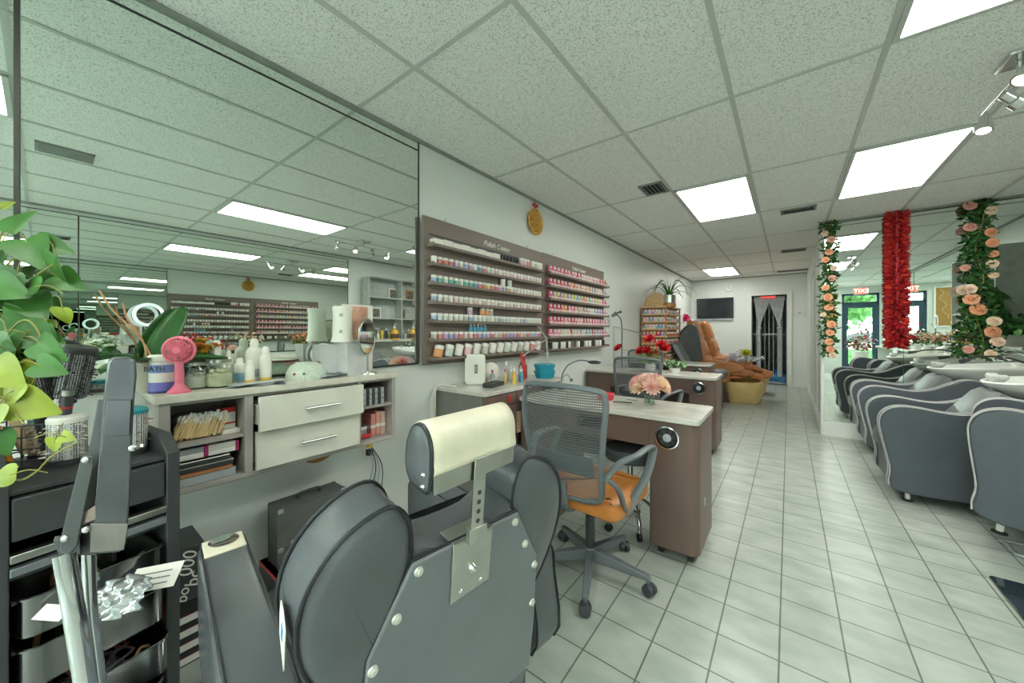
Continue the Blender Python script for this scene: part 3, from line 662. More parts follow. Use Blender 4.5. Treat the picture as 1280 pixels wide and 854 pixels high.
# things on the counter
fan = thing('hand_fan', 'pink plastic desk fan with round grille on the white counter', 'fan', C(224, -1.795), rz=R(15))
MB().lathe([(.034, 0), (.034, .006), (.026, .014), (.015, .03), (.0135, .035)], 28).build('base', m_pink, fan)
MB().lathe([(.0135, .033), (.0145, .06), (.013, .1), (.015, .115)], 20).build('handle', m_pink, fan)
FM = Matrix.Translation((0, 0, .158)) @ Matrix.Rotation(R(62), 4, 'Z') @ Matrix.Rotation(R(90), 4, 'Y') @ Matrix.Rotation(R(0), 4, 'X')
FM = Matrix.Translation((0, 0, .158)) @ Euler((0, R(90), R(-45))).to_matrix().to_4x4()
f = MB(); rr = .046
f.tube([(rr*cos(a*pi/16), rr*sin(a*pi/16), 0) for a in range(32)], .006, 8, 0, FM, closed=True)
for s in (-1, 1):
    f.cyl((0, 0, s*.014), (0, 0, s*.02), .014, .012, 20, 0, FM)
    for rad in (.024, .035): f.tube([(rad*cos(a*pi/12), rad*sin(a*pi/12), s*.0165) for a in range(24)], .0012, 5, 0, FM, closed=True)
    for k in range(28):
        a = 2*pi*k/28; f.tube([(.012*cos(a), .012*sin(a), s*.017), (.034*cos(a+.25), .034*sin(a+.25), s*.017), (rr*cos(a+.4), rr*sin(a+.4), s*.004)], .0013, 4, 0, FM)
f.build('grille', m_pink, fan)
f = MB()
for k in range(5):
    a = 2*pi*k/5; f.grid(lambda u, v: (cos(a+v*.9)*(.008+u*.03), sin(a+v*.9)*(.008+u*.03), (v-.5)*.012), 3, 3, 0, FM)
f.build('blade', m_pink, fan, solid=.001)
st = thing('bath_salt_jar', 'purple and white labelled jar marked BATH left of the pink fan', 'jar', C(203, -1.86), rz=R(50))
MB().lathe([(.034, 0), (.038, .006), (.038, .115), (.03, .125)], 28).build('body', m_paper, st)
MB().lathe([(.0385, .008), (.0385, .04)], 28).build('label', MT('label_violet', '6f70b8', .35), st)
MB().lathe([(.0388, .075), (.0388, .104)], 28).build('label', MT('label_blue', '7d93c9', .35), st)
MB().lathe([(.0392, 0.0), (.0392, .008)], 28).build('label', MT('label_navy', '3a3f6e', .35), st)
MB().lathe([(.04, .118), (.04, .135), (.036, .14)], 28).build('lid', m_paper, st)
tb = text_mb('BATH', .026, 0, .0006).build('lettering', m_navy, st, loc=(0, -.0395, .089)); tb.rotation_euler = (R(90), 0, 0)
def glassjar(px, xx, r, h, lab, fill, fcol):
    t = thing('glass_jar', lab, 'jar', C(px, xx))
    MB().lathe([(r*.85, 0), (r, .01), (r, h*.78), (r*.82, h*.88), (r*.82, h)], 28).build('jar_glass', m_glassc, t)
    MB().lathe([(r*.86, h*.88), (r*.86, h*1.0), (r*.7, h*1.02)], 28).build('lid', m_steel, t)
    f = MB().lathe([(r*.8, .006), (r*.86, .012), (r*.86, h*fill*.9), (r*.7, h*fill)], 24)
    for k in range(60):
        a = rnd.uniform(0, 6.28); q = sqrt(rnd.random())*r*.62; f.sphere((q*cos(a), q*sin(a), .012+rnd.random()*h*fill), r*.27, 6, 0, None, (1, rnd.uniform(.5, 1.2), rnd.uniform(.3, .9)))
    f.build('contents', fcol, t)
glassjar(245, -1.87, .042, .105, 'glass jar with a metal lid holding cotton pads, right of the pink fan', .5, MT('pads', 'd9d3c8', .8))
glassjar(274, -1.85, .049, .115, 'wider glass jar holding cream coloured sachets', .5, MT('sachets', 'ddd8b8', .6, var=.2, scale=30))
def bottle(name, px, xx, r, h, lab, bcol, capcol, band=None, neck=.35, cap=.18, group=None, dz=0, shoulder=.68):
    t = thing(name, lab, 'bottle', C(px, xx, dz), group=group)
    MB().lathe([(r*.9, 0), (r, .005), (r, h*shoulder), (r*.8, h*(shoulder+.08)), (r*neck, h*(shoulder+.13)), (r*neck, h*(1-cap))], 22).build('body', bcol, t)
    MB().lathe([(r*neck*1.15, h*(1-cap)), (r*neck*1.1, h*.93), (r*neck*.6, h)], 18).build('cap', capcol, t)
    if band: MB().lathe([(r*1.01, h*band[0]), (r*1.01, h*band[1])], 22).build('label', band[2], t)
    return t
yel = MT('label_gold', 'e0bf4f', .4); m_off = MT('off_white', 'e7e6dd', .35, var=.02)
bottle('lotion_bottle', 312, -1.83, .018, .105, 'small white and yellow lotion bottle in front of the tall bottles', m_off, m_off, (.08, .2, yel), .6, .3)
bottle('lotion_bottle', 332, -1.86, .023, .16, 'tall slim white lotion bottle with a yellow band, right of its neighbours', m_off, m_off, (.06, .14, yel), .6, .2)
bottle('lotion_bottle', 318, -1.93, .034, .195, 'largest white pump-less bottle at the back by the mirror', m_off, m_off, (.12, .3, m_film), .45, .2)
bottle('lotion_bottle', 300, -1.94, .024, .11, 'short white bottle with a blue label behind the sachet jar', m_off, m_off, (.05, .4, MT('label_sky', '8db8d0', .4)), .5, .25)
bottle('spray_bottle', 271, -1.95, .034, .19, 'white conical spray bottle behind the glass jars', m_off, m_off, None, .4, .3, shoulder=.45)
bottle('spray_bottle', 286, -1.965, .016, .145, 'thin white spray bottle behind the glass jars', m_off, m_off, None, .5, .3)
# foot basin with speckles
bs = thing('paraffin_bowl', 'upturned pale green speckled bowl with a red-brown rim on the counter', 'bowl', C(383, -1.85))
MB().lathe([(.088, 0), (.09, .008), (.084, .04), (.068, .066), (.045, .078), (1e-6, .08)], 36, 0, None, .85, 1.0).build('shell', dotted('speckled_mint', 'ccd8c9', '8fa596', 160, .3), bs)
MB().tube([(.074*cos(a)*.6-.02, .074*sin(a), .066+.014*cos(a*1.0)*0+.006) for a in [pi*k/14+pi/2 for k in range(15)]], .009, 8, flat=.6).build('rim_strip', MT('oxide_red', '8d5a4c', .5), bs)
for k, (a, cc) in enumerate(((-.4, m_red), (.1, m_leaf))):
    MB().sphere((.0745*cos(a-.55), .087*sin(a-.55), .03), .006, 8).build('button', cc, bs)
# papers
pp = MB()
for k in range(7):
    M = Matrix.Translation((rnd.uniform(-.03, .03), rnd.uniform(-.06, .06), .003+.003*k)) @ Matrix.Rotation(rnd.uniform(-.8, .8), 4, 'Z')
    pp.grid(lambda u, v: ((u-.5)*.1, (v-.5)*.12, .003*sin(6*u+k)*sin(5*v)), 6, 6, 0, M)
tag(pp.build('foil_sheets', MT('silver_sheet', 'c9ced2', .3, .4), None, loc=C(418, -1.83), solid=.0006), 'loose silvery sheets and white tissues right of the bowl', 'papers')
pp = MB()
for k in range(4): pp.grid(lambda u, v: ((u-.5)*.08, (v-.5)*.2, .003*sin(6*u+k)*sin(9*v)), 6, 6, 0, Matrix.Translation((0, 0, .003+.003*k)) @ Matrix.Rotation(.2*k-.3, 4, 'Z'))
tag(pp.build('foil_sheets', MT('silver_sheet'), None, loc=C(322, -1.785), solid=.0006), 'silvery sheets lying in front of the lotion bottles', 'papers')
# grey bins, cylinder, picture, stand mirror
def binbox(px, xx, w, d, h, lab, rz=0):
    t = thing('storage_bin', lab, 'bin', C(px, xx), rz=rz)
    MB().bb(-w/2, w/2, -d/2, d/2, 0, .004).bb(-w/2, -w/2+.004, -d/2, d/2, 0, h).bb(w/2-.004, w/2, -d/2, d/2, 0, h).bb(-w/2, w/2, -d/2, -d/2+.004, 0, h).bb(-w/2, w/2, d/2-.004, d/2, 0, h).build('box', MT('bin_grey', 'c6c8c8', .55), t, bevel=.002)
    MB().bb(-w/2+.01, w/2-.01, -d/2+.01, d/2-.01, h*.4, h*.96).build('contents', m_wicker, t)
    return t
binbox(438, -1.84, .10, .12, .17, 'pale grey storage bin at the right end of the counter', .2)
binbox(410, -1.90, .10, .11, .16, 'grey storage bin behind and left of the pale bin', .0)
wc = thing('wax_warmer', 'tall white cylinder with two round buttons standing on the grey bin', 'appliance', C(428, -1.86, .172))
MB().lathe([(.056, 0), (.048, .03), (.045, .14), (.05, .18), (.046, .186), (1e-6, .187)], 30).build('body', m_off, wc)
for z in (.055, .14): MB().cyl((.036, -.026, z), (.042, -.031, z), .009, .008, 14).build('button', m_film, wc)
pc = thing('picture_board', 'pale board with a pink portrait picture leaning on the mirror right of the white cylinder', 'picture', C(447, -1.965, .10), rz=.0)
MB().bb(-.006, .006, -.09, .09, -.1, .28).build('board', m_paper, pc, bevel=.001)
def portrait():
    m = mat('portrait_print', 'd9a690', .5, var=.35, scale=14, stretch=(1, 1, .6)); return m
MB().bb(.0062, .0072, -.05, .06, .08, .27).build('print', portrait(), pc)
sm = thing('stand_mirror', 'small round chrome make-up mirror on a stand at the right end of the counter', 'mirror', C(459, -1.80))
MB().lathe([(.05, 0), (.048, .006), (.007, .012), (.006, .09), (.008, .1)], 24).build('stand', m_chrome, sm)
M = Matrix.Translation((0, 0, .2)) @ Euler((R(90), 0, R(125))).to_matrix().to_4x4()
MB().tube([(.095*cos(a*pi/14), .095*sin(a*pi/14), 0) for a in range(28)], .0045, 8, 0, M, closed=True).build('rim', m_steel, sm)
MB().prism([(.093*cos(a*pi/14), .093*sin(a*pi/14)) for a in range(28)], 'z', -.002, .002, 0, M).build('mirror_disc', m_mirror, sm)
MB().tube([(0, 0, .068)]+[tuple(M @ Vector((.095*cos(a), .099*sin(a), 0))) for a in (-pi/2, )], .004, 6).build('fork', m_chrome, sm)
rl = thing('round_tray_mirror', 'round white-rimmed mirror disc propped behind the grey bin', 'mirror', C(404, -1.95))
M = Matrix.Translation((0, 0, .105)) @ Euler((R(90), 0, R(60))).to_matrix().to_4x4()
MB().tube([(.055*cos(a*pi/14), .055*sin(a*pi/14), 0) for a in range(28)], .005, 8, 0, M, closed=True).build('rim', m_paper, rl)
MB().prism([(.054*cos(a*pi/14), .054*sin(a*pi/14)) for a in range(28)], 'z', -.002, .002, 0, M).build('disc', MT('pale_disc', 'dde6ec', .15), rl)
MB().cyl((0, 0, 0), (0, 0, .052), .006).lathe([(.035, 0), (.03, .005), (.006, .008)], 20).build('stand', m_chrome, rl)
# orchid
oc = thing('potted_orchid', 'potted orchid with broad dark leaves and brown stakes left of the pink fan', 'potted plant', C(190, -1.90))
MB().lathe([(.036, 0), (.042, .01), (.05, .1), (.054, .105), (.052, .115), (.046, .112), (.046, .1), (1e-6, .098)], 28).build('pot', MT('taupe_pot', 'b9b2a4', .5), oc)
lf = MB()
def strap(p, d, n, L, Wd, bend):
    P = []; d = Vector(d).normalized(); n = Vector(n).normalized(); s = d.cross(n).normalized(); n = s.cross(d)
    def fn(u, v):
        t = v; w = Wd*(sin(pi*min(1, t*.86+.1))**.6)*(u-.5); c = Vector(p)+d*(L*t)+n*(-bend*L*t*t)
        return c+s*w+n*abs(u-.5)*Wd*.35
    lf.grid(fn, 4, 12)
strap((0, 0, .1), (.1, .35, 1), (.8, -.6, 0), .24, .085, .15)
strap((0, 0, .1), (-.2, -.9, .45), (0, .3, 1), .26, .08, .35)
strap((0, 0, .1), (.35, .9, .32), (0, -.3, 1), .22, .08, .3)
strap((0, 0, .1), (.75, -.6, .35), (-.3, .1, 1), .22, .075, .4)
strap((0, 0, .1), (-.5, .5, .5), (0, -.3, 1), .2, .075, .3)
lf.build('foliage', m_leafd, oc, solid=.0015)
for a, b in (((0, -.01, .1), (.0, -.075, .33)), ((.01, .01, .1), (-.005, -.13, .37))):
    a = Vector(a); b = Vector(b)
    MB().tube(smooth_line([a, a.lerp(b, .4)+Vector((0, .012, .0)), a.lerp(b, .75)+Vector((.0, -.004, 0)), b], 5), .003, 7).build('stake', m_twig, oc)
# yellow artificial flowers by the mirror
yf = thing('yellow_bouquet', 'small bouquet of yellow and orange flowers against the mirror behind the pink fan', 'flowers', C(250, -1.96))
MB().lathe([(.022, 0), (.026, .05), (.018, .07)], 16).build('vase', m_ceramic, yf)
s = MB(); fl = MB()
for k in range(16):
    d = Vector((rnd.uniform(-.1, .35), rnd.uniform(-.6, .6), 1)).normalized(); p = Vector((0, 0, .06)); q = p+d*rnd.uniform(.07, .13); s.tube([p, q], .0015, 5); bloom(fl, q, d, .02, k % 2, 3, 6)
    petal(s, p.lerp(q, .6), rv(), rv(), .035, .014)
s.build('stem', m_leaf, yf); fl.build('blossom', [MT('petal_yellow', 'e2c048', .6), MT('petal_orange', 'd58a3c', .6)], yf)
# ------------------------------------------------------------------ barber chair (back to the camera)
bc_ = thing('barber_chair', 'black vinyl barber chair with cream headrest seen from behind in the foreground', 'barber chair', (-.507, .496, 0), rz=R(-8.5))
LEAN = Matrix.Translation((0, 0, .6)) @ Matrix.Rotation(R(5.4), 4, 'Y')      # local back plane: x=0, y=width, z=height above .6
# centre cushion
ctr = smooth_poly([(-.13, -.12), (-.14, .1), (-.13, .275), (-.05, .262), (.05, .262), (.13, .275), (.14, .1), (.13, -.12)], 4)
MB().pillow(ctr, 'x', [(-.125, .03), (-.115, .008), (-.1, 0), (-.02, 0), (-.006, .006), (0, .02)], 0, LEAN).build('backrest', m_vinyl, bc_)
wing = [(.118, .0), (.116, .14), (.118, .27), (.127, .335), (.158, .37), (.205, .364), (.252, .335), (.286, .29), (.300, .235), (.293, .175), (.268, .12), (.235, .07), (.195, .03), (.15, .0)]
for s in (-1, 1):
    P = smooth_poly([(s*a*.968, b) for a, b in wing], 4)
    w = MB().pillow(P, 'x', [(-.137, .012, .5), (-.135, .012, .8), (-.125, .010, .95), (-.11, .006), (-.09, .001), (-.055, .004), (-.02, .003), (-.008, .004), (0, .010, .97), (.005, .010, .85), (.008, .010, .5)], 0, LEAN).build('side_wing', m_vinyl2 if False else m_vinyl, bc_)
    for xo, ins in ((-.004, .003), (-.098, -.001)):
        q = MB(); n = len(P); pts = []
        cx = sum(p[0] for p in P)/n; cy = sum(p[1] for p in P)/n
        for p in P:
            d = Vector((p[0]-cx, p[1]-cy)); d.normalize(); pts.append(LEAN @ Vector((xo, p[0]-d.x*ins, p[1]-d.y*ins)))
        q.tube(pts, .0032, 6, closed=True).build('piping', m_pipe, w)
pan = [(-.122, .266), (.122, .266), (.193, .14), (.2, -.02), (.196, -.13), (-.196, -.13), (-.2, -.02), (-.193, .14)]
pn = MB().prism(pan, 'x', .004, .013, 0, LEAN).build('back_panel', m_vinyl2, bc_, bevel=.004)
MB().tube([LEAN @ Vector((.006, p[0], p[1])) for p in pan], .0038, 6, closed=True).build('piping', m_pipe, pn)
for s in (-1, 1):
    for (a, b) in ((.112, .249), (.148, .186), (.184, .122), (.186, .03)):
        p = LEAN @ Vector((.013, s*a, b)); MB().cyl(p, p+Vector((.004, 0, 0)), .0085, .007, 16).cyl(p+Vector((.004, 0, 0)), p+Vector((.0055, 0, 0)), .0045, .003, 12).build('button', MT('snap_button', 'cfd0c6', .35, .4), pn)
# lower bolster and seat
MB().pillow(smooth_poly([(-.17, -.3), (-.2, -.2), (-.212, -.05), (-.195, .025), (0, .03), (.195, .025), (.212, -.05), (.2, -.2), (.17, -.3), (0, -.31)], 4), 'x', [(-.14, .03), (-.12, .004), (-.02, 0), (-.004, .006), (.002, .02)], 0, LEAN).build('lower_bolster', m_vinyl, bc_)
MB().pillow(rrect(.5, .48, .07, 5, -.38, 0), 'z', [(.42, .03), (.435, .004), (.5, 0), (.525, .01), (.535, .04)]).build('seat', m_vinyl, bc_)
MB().bb(-.62, -.06, -.25, .25, .34, .42).build('seat_frame', m_black, bc_, bevel=.01)
# pump base
MB().lathe([(.3, 0), (.3, .015), (.24, .035), (.08, .05), (.07, .07), (.055, .075), (.055, .34)], 40, 0, Matrix.Translation((-.34, 0, 0))).build('pump_base', m_chrome, bc_)
fr = MB().bb(-.86, -.62, -.16, .16, .2, .215).tube([(-.6, -.12, .36), (-.74, -.12, .2)], .012).tube([(-.6, .12, .36), (-.74, .12, .2)], .012)
fr.build('footrest', m_chrome, bc_, bevel=.003)
# armrests
for s in (-1, 1):
    prof = smooth_poly([(-.05, .42), (-.05, .60), (-.07, .665), (-.2, .682), (-.5, .685), (-.67, .68), (-.695, .62), (-.68, .5), (-.6, .42), (-.3, .40)], 4)
    ar = MB().pillow(prof, 'y', [(s*.303-.05, .012), (s*.303-.043, .002), (s*.303-.03, 0), (s*.303+.03, 0), (s*.303+.043, .002), (s*.303+.05, .012)]).build('armrest', m_vinyl, bc_)
    for sy in (-.044, .044): MB().tube([(p[0], s*.303+sy, p[1]) for p in prof], .003, 6, closed=True).build('piping', m_pipe, ar)
    MB().bb(-.672, -.585, s*.303-.043, s*.303+.043, .6835, .6905).build('ashtray_plate', m_cream if s < 0 else m_steel, ar, bevel=.003)
    MB().lathe([(.03, .0005), (.032, .004), (.029, .004), (.022, .001), (1e-6, .0005)], 24, 0, Matrix.Translation((-.64, s*.303, .69))).build('ashtray_cup', m_chrome, ar)
# headrest
HY = R(5.5)
hr = bpy.data.objects.new('headrest', None)
Hm = LEAN @ Matrix.Translation((.0, .0, .385)) @ Matrix.Rotation(HY, 4, 'Z')
prof = smooth_poly([(.008, .0), (.012, .045), (.006, .082), (-.016, .104), (-.042, .096), (-.056, .062), (-.056, .028), (-.043, .004), (-.016, -.003)], 4)
h = MB().pillow(prof, 'y', [(-.113, .012), (-.108, .002), (-.1, 0), (.1, 0), (.108, .002), (.113, .012)], 0, Hm).build('headrest', m_vinyl, bc_)
cov = smooth_poly([(.0125, .028), (.0145, .048), (.008, .085), (-.016, .1075), (-.044, .099), (-.0585, .062), (-.054, .04)], 4)[:-4]
q = MB()
def cvf(u, v):
    n = len(cov)-1; i = min(int(v*n), n-1); f = v*n-i; a = Vector(cov[i]).lerp(Vector(cov[i+1]), f); return (a.x, (u-.5)*.204, a.y)
q.grid(cvf, 10, 28, 0, Hm); q.build('cover', m_cream, h, solid=.003)
MB().prism([(-.1, -.006), (.1, -.006), (.102, .036), (-.102, .036)], 'x', .0125, .0165, 0, Hm).build('steel_flap', m_steel, h, bevel=.001)
for sy in (-1, 1): MB().tube([Hm @ Vector((p[0], sy*.1045, p[1])) for p in prof], .0035, 6, closed=True).build('piping', m_pipe, h)
for z in (.008, .028): MB().sphere(Hm @ Vector((0, -.111, z)), .0045, 8).build('rivet', m_chrome, h)
po = MB().prism([(-.0135, .262), (.0135, .262), (.0135, .42), (-.0135, .42)], 'x', .021, .025, 0, LEAN).build('headrest_post', m_steel, bc_, bevel=.001)
for z in (.285, .3, .318, .336, .354): MB().cyl(LEAN @ Vector((.0248, 0, z)), LEAN @ Vector((.0258, 0, z)), .0045, None, 12).build('slot', m_black, po)
pl = MB().prism([(-.046, .268), (.046, .268), (.044, .16), (-.046, .155)], 'x', .0135, .0175, 0, LEAN).prism([(-.045, .262), (.045, .262), (.045, .268), (-.045, .268)], 'x', -.03, .0175, 0, LEAN).prism([(-.02, .262), (.02, .262), (.02, .29), (-.02, .29)], 'x', .0175, .03, 0, LEAN).build('mount_plate', m_steel, bc_, bevel=.001)
MB().cyl(LEAN @ Vector((.0175, 0, .205)), LEAN @ Vector((.024, 0, .205)), .009, .007, 16).cyl(LEAN @ Vector((.024, 0, .205)), LEAN @ Vector((.027, 0, .205)), .004, .004, 12).build('bolt', m_chrome, pl)
for sy in (-.024, .022): MB().cyl(LEAN @ Vector((.0175, sy, .17)), LEAN @ Vector((.019, sy, .17)), .004, .003, 10).build('screw', m_chrome, pl)
# torn label on the wing
M = LEAN @ frame_mat((-.04, -.2945, .215), (1, -.12, 0), (0, 0, 1), (-.12, -1, 0))
MB().prism([(-.036, -.03), (.026, -.036), (.034, .028), (.004, .035), (-.028, .028), (-.04, 0)], 'z', .0, .0012, 0, M).build('torn_label', m_paper, bc_)
MB().prism([(-.012, -.014), (.004, -.012), (.014, .012), (-.002, .014)], 'z', .0012, .0018, 0, M).build('label_print', MT('print_blue', '3f86b5', .5), bc_)

# ------------------------------------------------------------------ folded chrome frame by the trolley
fc = thing('folding_stand', 'black and chrome folding frame standing upright in front of the dark trolley', 'stand', (-.68, .06, 0))
O = Vector((-.68, .06, 0))
m_gloss = MT('gloss_black_vinyl', '43464a', .18, var=.12, scale=14, bump=.3, bscale=60)
m_worn = MT('worn_vinyl', '6a6763', .35, var=.2, scale=30)
def fp(u, v, t): return W(u, v, t)-O
def slab(pts, th, m, name, par, bev=.002):      # outline given at points, real thickness th away from the viewer
    a = [fp(*p) for p in pts]; d = ray(150, 600); d.z = 0; d.normalize(); n = len(a)
    vs = a+[p+d*th for p in a]
    return MB().add(vs, [tuple(range(n)), tuple(range(2*n-1, n-1, -1))]+[(i, (i+1) % n, n+(i+1) % n, n+i) for i in range(n)]).build(name, m, par, bevel=bev)
T0 = .56
pb = slab([(133, 462, T0), (135, 452, T0), (141, 447, T0), (163, 447, T0), (170, 451, T0), (171, 470, T0), (168, 500, T0), (165, 560, T0), (163, 620, T0), (158, 680, T0), (150, 692, T0), (112, 694, T0), (118, 640, T0), (125, 560, T0), (129, 500, T0)], .035, m_gloss, 'padded_bar', fc, .004)
slab([(134, 500, T0-.003), (164, 500, T0-.003), (162, 545, T0-.003), (131, 545, T0-.003)], .004, m_gloss, 'patch', pb, .001)
slab([(113, 655, T0-.003), (160, 655, T0-.003), (155, 688, T0-.003), (113, 691, T0-.003)], .004, m_worn, 'end_sleeve', pb, .001)
slab([(122, 500, T0+.01), (132, 500, T0+.01), (121, 695, T0+.01), (99, 695, T0+.01), (104, 600, T0+.01)], .006, m_black, 'side_plate', fc)
slab([(101, 573, T0-.004), (107, 568, T0-.004), (116, 571, T0-.004), (117, 582, T0-.004), (96, 684, T0-.004), (86, 694, T0-.004), (74, 690, T0-.004), (76, 672, T0-.004)], .005, m_black, 'link_bar', fc)
slab([(104, 642, T0), (120, 632, T0), (120, 650, T0), (103, 657, T0)], .004, m_taupe, 'buckle', fc)
slab([(66, 676, T0-.002), (99, 672, T0-.002), (101, 690, T0-.002), (74, 697, T0-.002)], .02, m_black, 'tube_cap', fc)
for (u, v) in ((108, 575), (82, 673), (108, 662), (166, 560)):
    p = fp(u, v, T0-.005); MB().sphere(p, .0055, 12, 0, None, (1, 1, 1)).build('rivet', m_chrome, fc)
def leg(name, pts, r, fl):
    P = [fp(*p) for p in pts]; e = P[-1].copy(); d = (P[-1]-P[-2]).normalized(); P.append(e+d*((e.z)/(-d.z)-.0)); MB().tube(smooth_line(P, 4), r, 14, flat=fl).build(name, m_chrome, fc)
leg('tube_leg', [(80, 692, T0), (92, 760, T0), (107, 854, T0+.01)], .0125, .8)
leg('tube_leg', [(111, 668, T0+.03), (113, 760, T0+.03), (124, 854, T0+.04)], .0085, 1)
MB().tube([fp(170, 560, T0+.01), fp(177, 557, T0+.01)], .003, 6).build('pin', m_steel, fc)

# ------------------------------------------------------------------ black trolley at the left
TY = R(10.4); cart = thing('trolley', 'black tiered salon trolley with open bins at the left edge', 'trolley', (-1.395, .213, 0), rz=TY)
# local: y runs back towards the viewer's left (-y), x towards the room; front plane x=0
CW = .262; TD = .36
for y in (-CW-.03, 0.0):
    side = [(0, 0), (0, .9 if y == 0 else .93), (-.055, .945 if y == 0 else .99), (-TD, .955 if y == 0 else 1.0), (-TD, 0)]
    MB().prism([(a, b) for a, b in side], 'y', y, y+.03).build('side_panel', m_black, cart, bevel=.003)
tp = MB().bb(-TD, -.012, -CW, 0, .88, .892).build('top_tray', m_black, cart, bevel=.002)
dw = MB().bb(-TD, -.002, -CW+.003, -.003, .78, .875).build('drawer', m_black, cart, bevel=.003)
for z in (.735, .705):
    MB().bb(-.02, .004, -CW, 0, z, z+.018).build('rail', m_steel if z > .72 else m_grey, cart, bevel=.002)
MB().bb(-TD, -.02, -CW, 0, .69, .70).build('shelf', m_black, cart)
MB().bb(-TD, -TD+.008, -CW, 0, 0.02, .88).build('back_panel', m_black, cart)
for k, z in enumerate((.565, .455, .33, .2, .07)):
    o = [0.02, .03, .06, .03, .02][k]
    b = MB(); bw_ = CW-.02; zz = z; hgt = .085; xo = -.30
    outer = rrect(.31, bw_, .03, 4, -.155+o, -CW/2)
    inner = rrect(.30, bw_-.01, .027, 4, -.155+o, -CW/2)
    n = len(outer); vs = [(p[0], p[1], zz) for p in outer]+[(p[0], p[1], zz+hgt) for p in outer]+[(p[0], p[1], zz+hgt) for p in inner]+[(p[0], p[1], zz+.004) for p in inner]
    fs = [tuple(range(n-1, -1, -1))]+[(j*n+i, j*n+(i+1) % n, (j+1)*n+(i+1) % n, (j+1)*n+i) for j in range(3) for i in range(n)]+[tuple(3*n+i for i in range(n))]
    b.add(vs, fs)
    b.tube([(p[0], p[1], zz+hgt) for p in outer], .004, 6, closed=True)
    bn_ = b.build('bin', m_plastic_t if k < 4 else m_black, cart)
    for yy in (-CW+.004, -.012): MB().bb(-TD, -.01, yy, yy+.008, z+hgt-.012, z+hgt-.004).build('bin_runner', m_black, cart)
    c = MB()
    for q in range(14 if k else 9):
        a = Vector((rnd.uniform(-.22, 0)+o-.03, rnd.uniform(-CW+.05, -.05), zz+.02)); b2 = a+Vector((rnd.uniform(-.1, .05), rnd.uniform(-.08, .08), rnd.uniform(0, .05)))
        b2.y = min(max(b2.y, -CW+.03), -.03); b2.x = min(b2.x, o-.03)
        c.tube(smooth_line([a, a.lerp(b2, .5)+Vector((0, 0, .02)), b2], 4), rnd.uniform(.003, .007), 7, q % 3)
    cl = tag(c.build('bin_clutter', [m_black, m_grey, m_twig], cart), kind='stuff')
pk = thing('wire_tangle', 'tangled grey cables filling the lowest visible bin', 'cables', cart.matrix_world @ Vector((0, 0, 0)))
pk.location = Matrix.Translation(cart.location) @ Matrix.Rotation(TY, 4, 'Z') @ Vector((-.10, -.14, .34))
q = MB()
for k in range(16):
    r = rnd.uniform(.02, .06); c = Vector((rnd.uniform(-.06, .06), rnd.uniform(-.06, .06), .0+rnd.random()*.05)); q.tube(smooth_line([c+Vector((r*cos(a), r*sin(a), .012*sin(a*2+k))) for a in (0, 1, 2, 3, 4, 5)], 4), .003, 6)
q.build('cable', MT('cable_grey', '5b5e62', .5), pk)
def CL(x, y, z): return Matrix.Translation(cart.location) @ Matrix.Rotation(TY, 4, 'Z') @ Vector((x, y, z))
# foil bag and card hanging over bin edge
fb = MB()
fb.grid(lambda u, v: ((u-.5)*.125, (v-.5)*.09*(1-.9*abs(u-.5)**1.5), .012*sin(17*u+5*v)*cos(13*v)+.012*sin(pi*u)*sin(pi*v)), 22, 18)
o = fb.build('foil_bag', MT('crumpled_foil', 'c9cdd0', .2, .85, bump=.8, bscale=40), None, loc=W(150, 746, .86), solid=.0015); o.rotation_euler = (R(52), R(-8), YAW); tag(o, 'crumpled silver foil bag lying on the edge of a trolley bin', 'foil bag')
o = MB().bb(-.055, .055, -.03, .03, 0, .0012).build('printed_card', m_paper, None, loc=W(194, 722, .93)); o.rotation_euler = (R(38), R(-6), YAW+R(10)); tag(o, 'white printed card sticking out of the trolley', 'card')
for k in range(3):
    MB().bb(-.04, .035, -.018+.014*k, -.015+.014*k, .0012, .0016).build('print_line', m_grey, o)
o = MB().bb(-.03, .03, -.015, .015, 0, .0012).build('printed_card', m_paper, None, loc=W(66, 766, .80)); o.rotation_euler = (R(30), R(4), YAW); tag(o, 'cream card lying on the trolley bin left of the chrome legs', 'card')
led = MB().sphere((0, 0, 0), .004, 10).build('pilot_light', MT('pilot_red', 'e02a20', .4, emit='ff2a1a', estr=4), None, loc=CL(-.1, -.06, .412)); tag(led, 'tiny glowing red pilot lamp inside the lower trolley bin', 'lamp')

# brushes
m_barrel = dotted('perforated_barrel', 'c9cccb', '26282a', 210, .42); m_barrelb = dotted('perforated_black', '303236', 'a9adae', 210, .36)
def round_brush(lab, r, h, loc, barrel, capm, handle=None, hl=.1, rot=None, bristle=None, nb=260, group=None):
    t = thing('round_brush', lab, 'hair brush', loc, rot=rot, group=group)
    MB().lathe([(r*.9, 0), (r, .004), (r, h-.004), (r*.92, h)], 30).build('barrel', barrel, t)
    MB().lathe([(r*1.03, h-.012), (r*1.04, h-.002), (r*.9, h+.004), (r*.55, h+.005), (1e-6, h+.003)], 30).build('end_cap', capm, t)
    if handle:
        MB().lathe([(r*.5, -.015), (r*.42, 0)], 20).lathe([(r*.28, -hl), (r*.38, -hl*.7), (r*.34, -.02), (r*.5, -.012)], 20).build('handle', handle, t)
    else: MB().lathe([(r*1.05, -.012), (r*1.06, 0), (r*.9, .002)], 30).build('base_ring', m_black, t)
    if bristle:
        b = MB()
        for k in range(nb):
            a = rnd.uniform(0, 2*pi); z = rnd.uniform(.008, h-.014); d = Vector((cos(a), sin(a), rnd.uniform(-.25, .25)))
            b.tube([Vector((r*cos(a), r*sin(a), z)), Vector((r*cos(a), r*sin(a), z))+d*r*.33], .0013, 3)
        b.build('bristles', bristle, t)
    return t
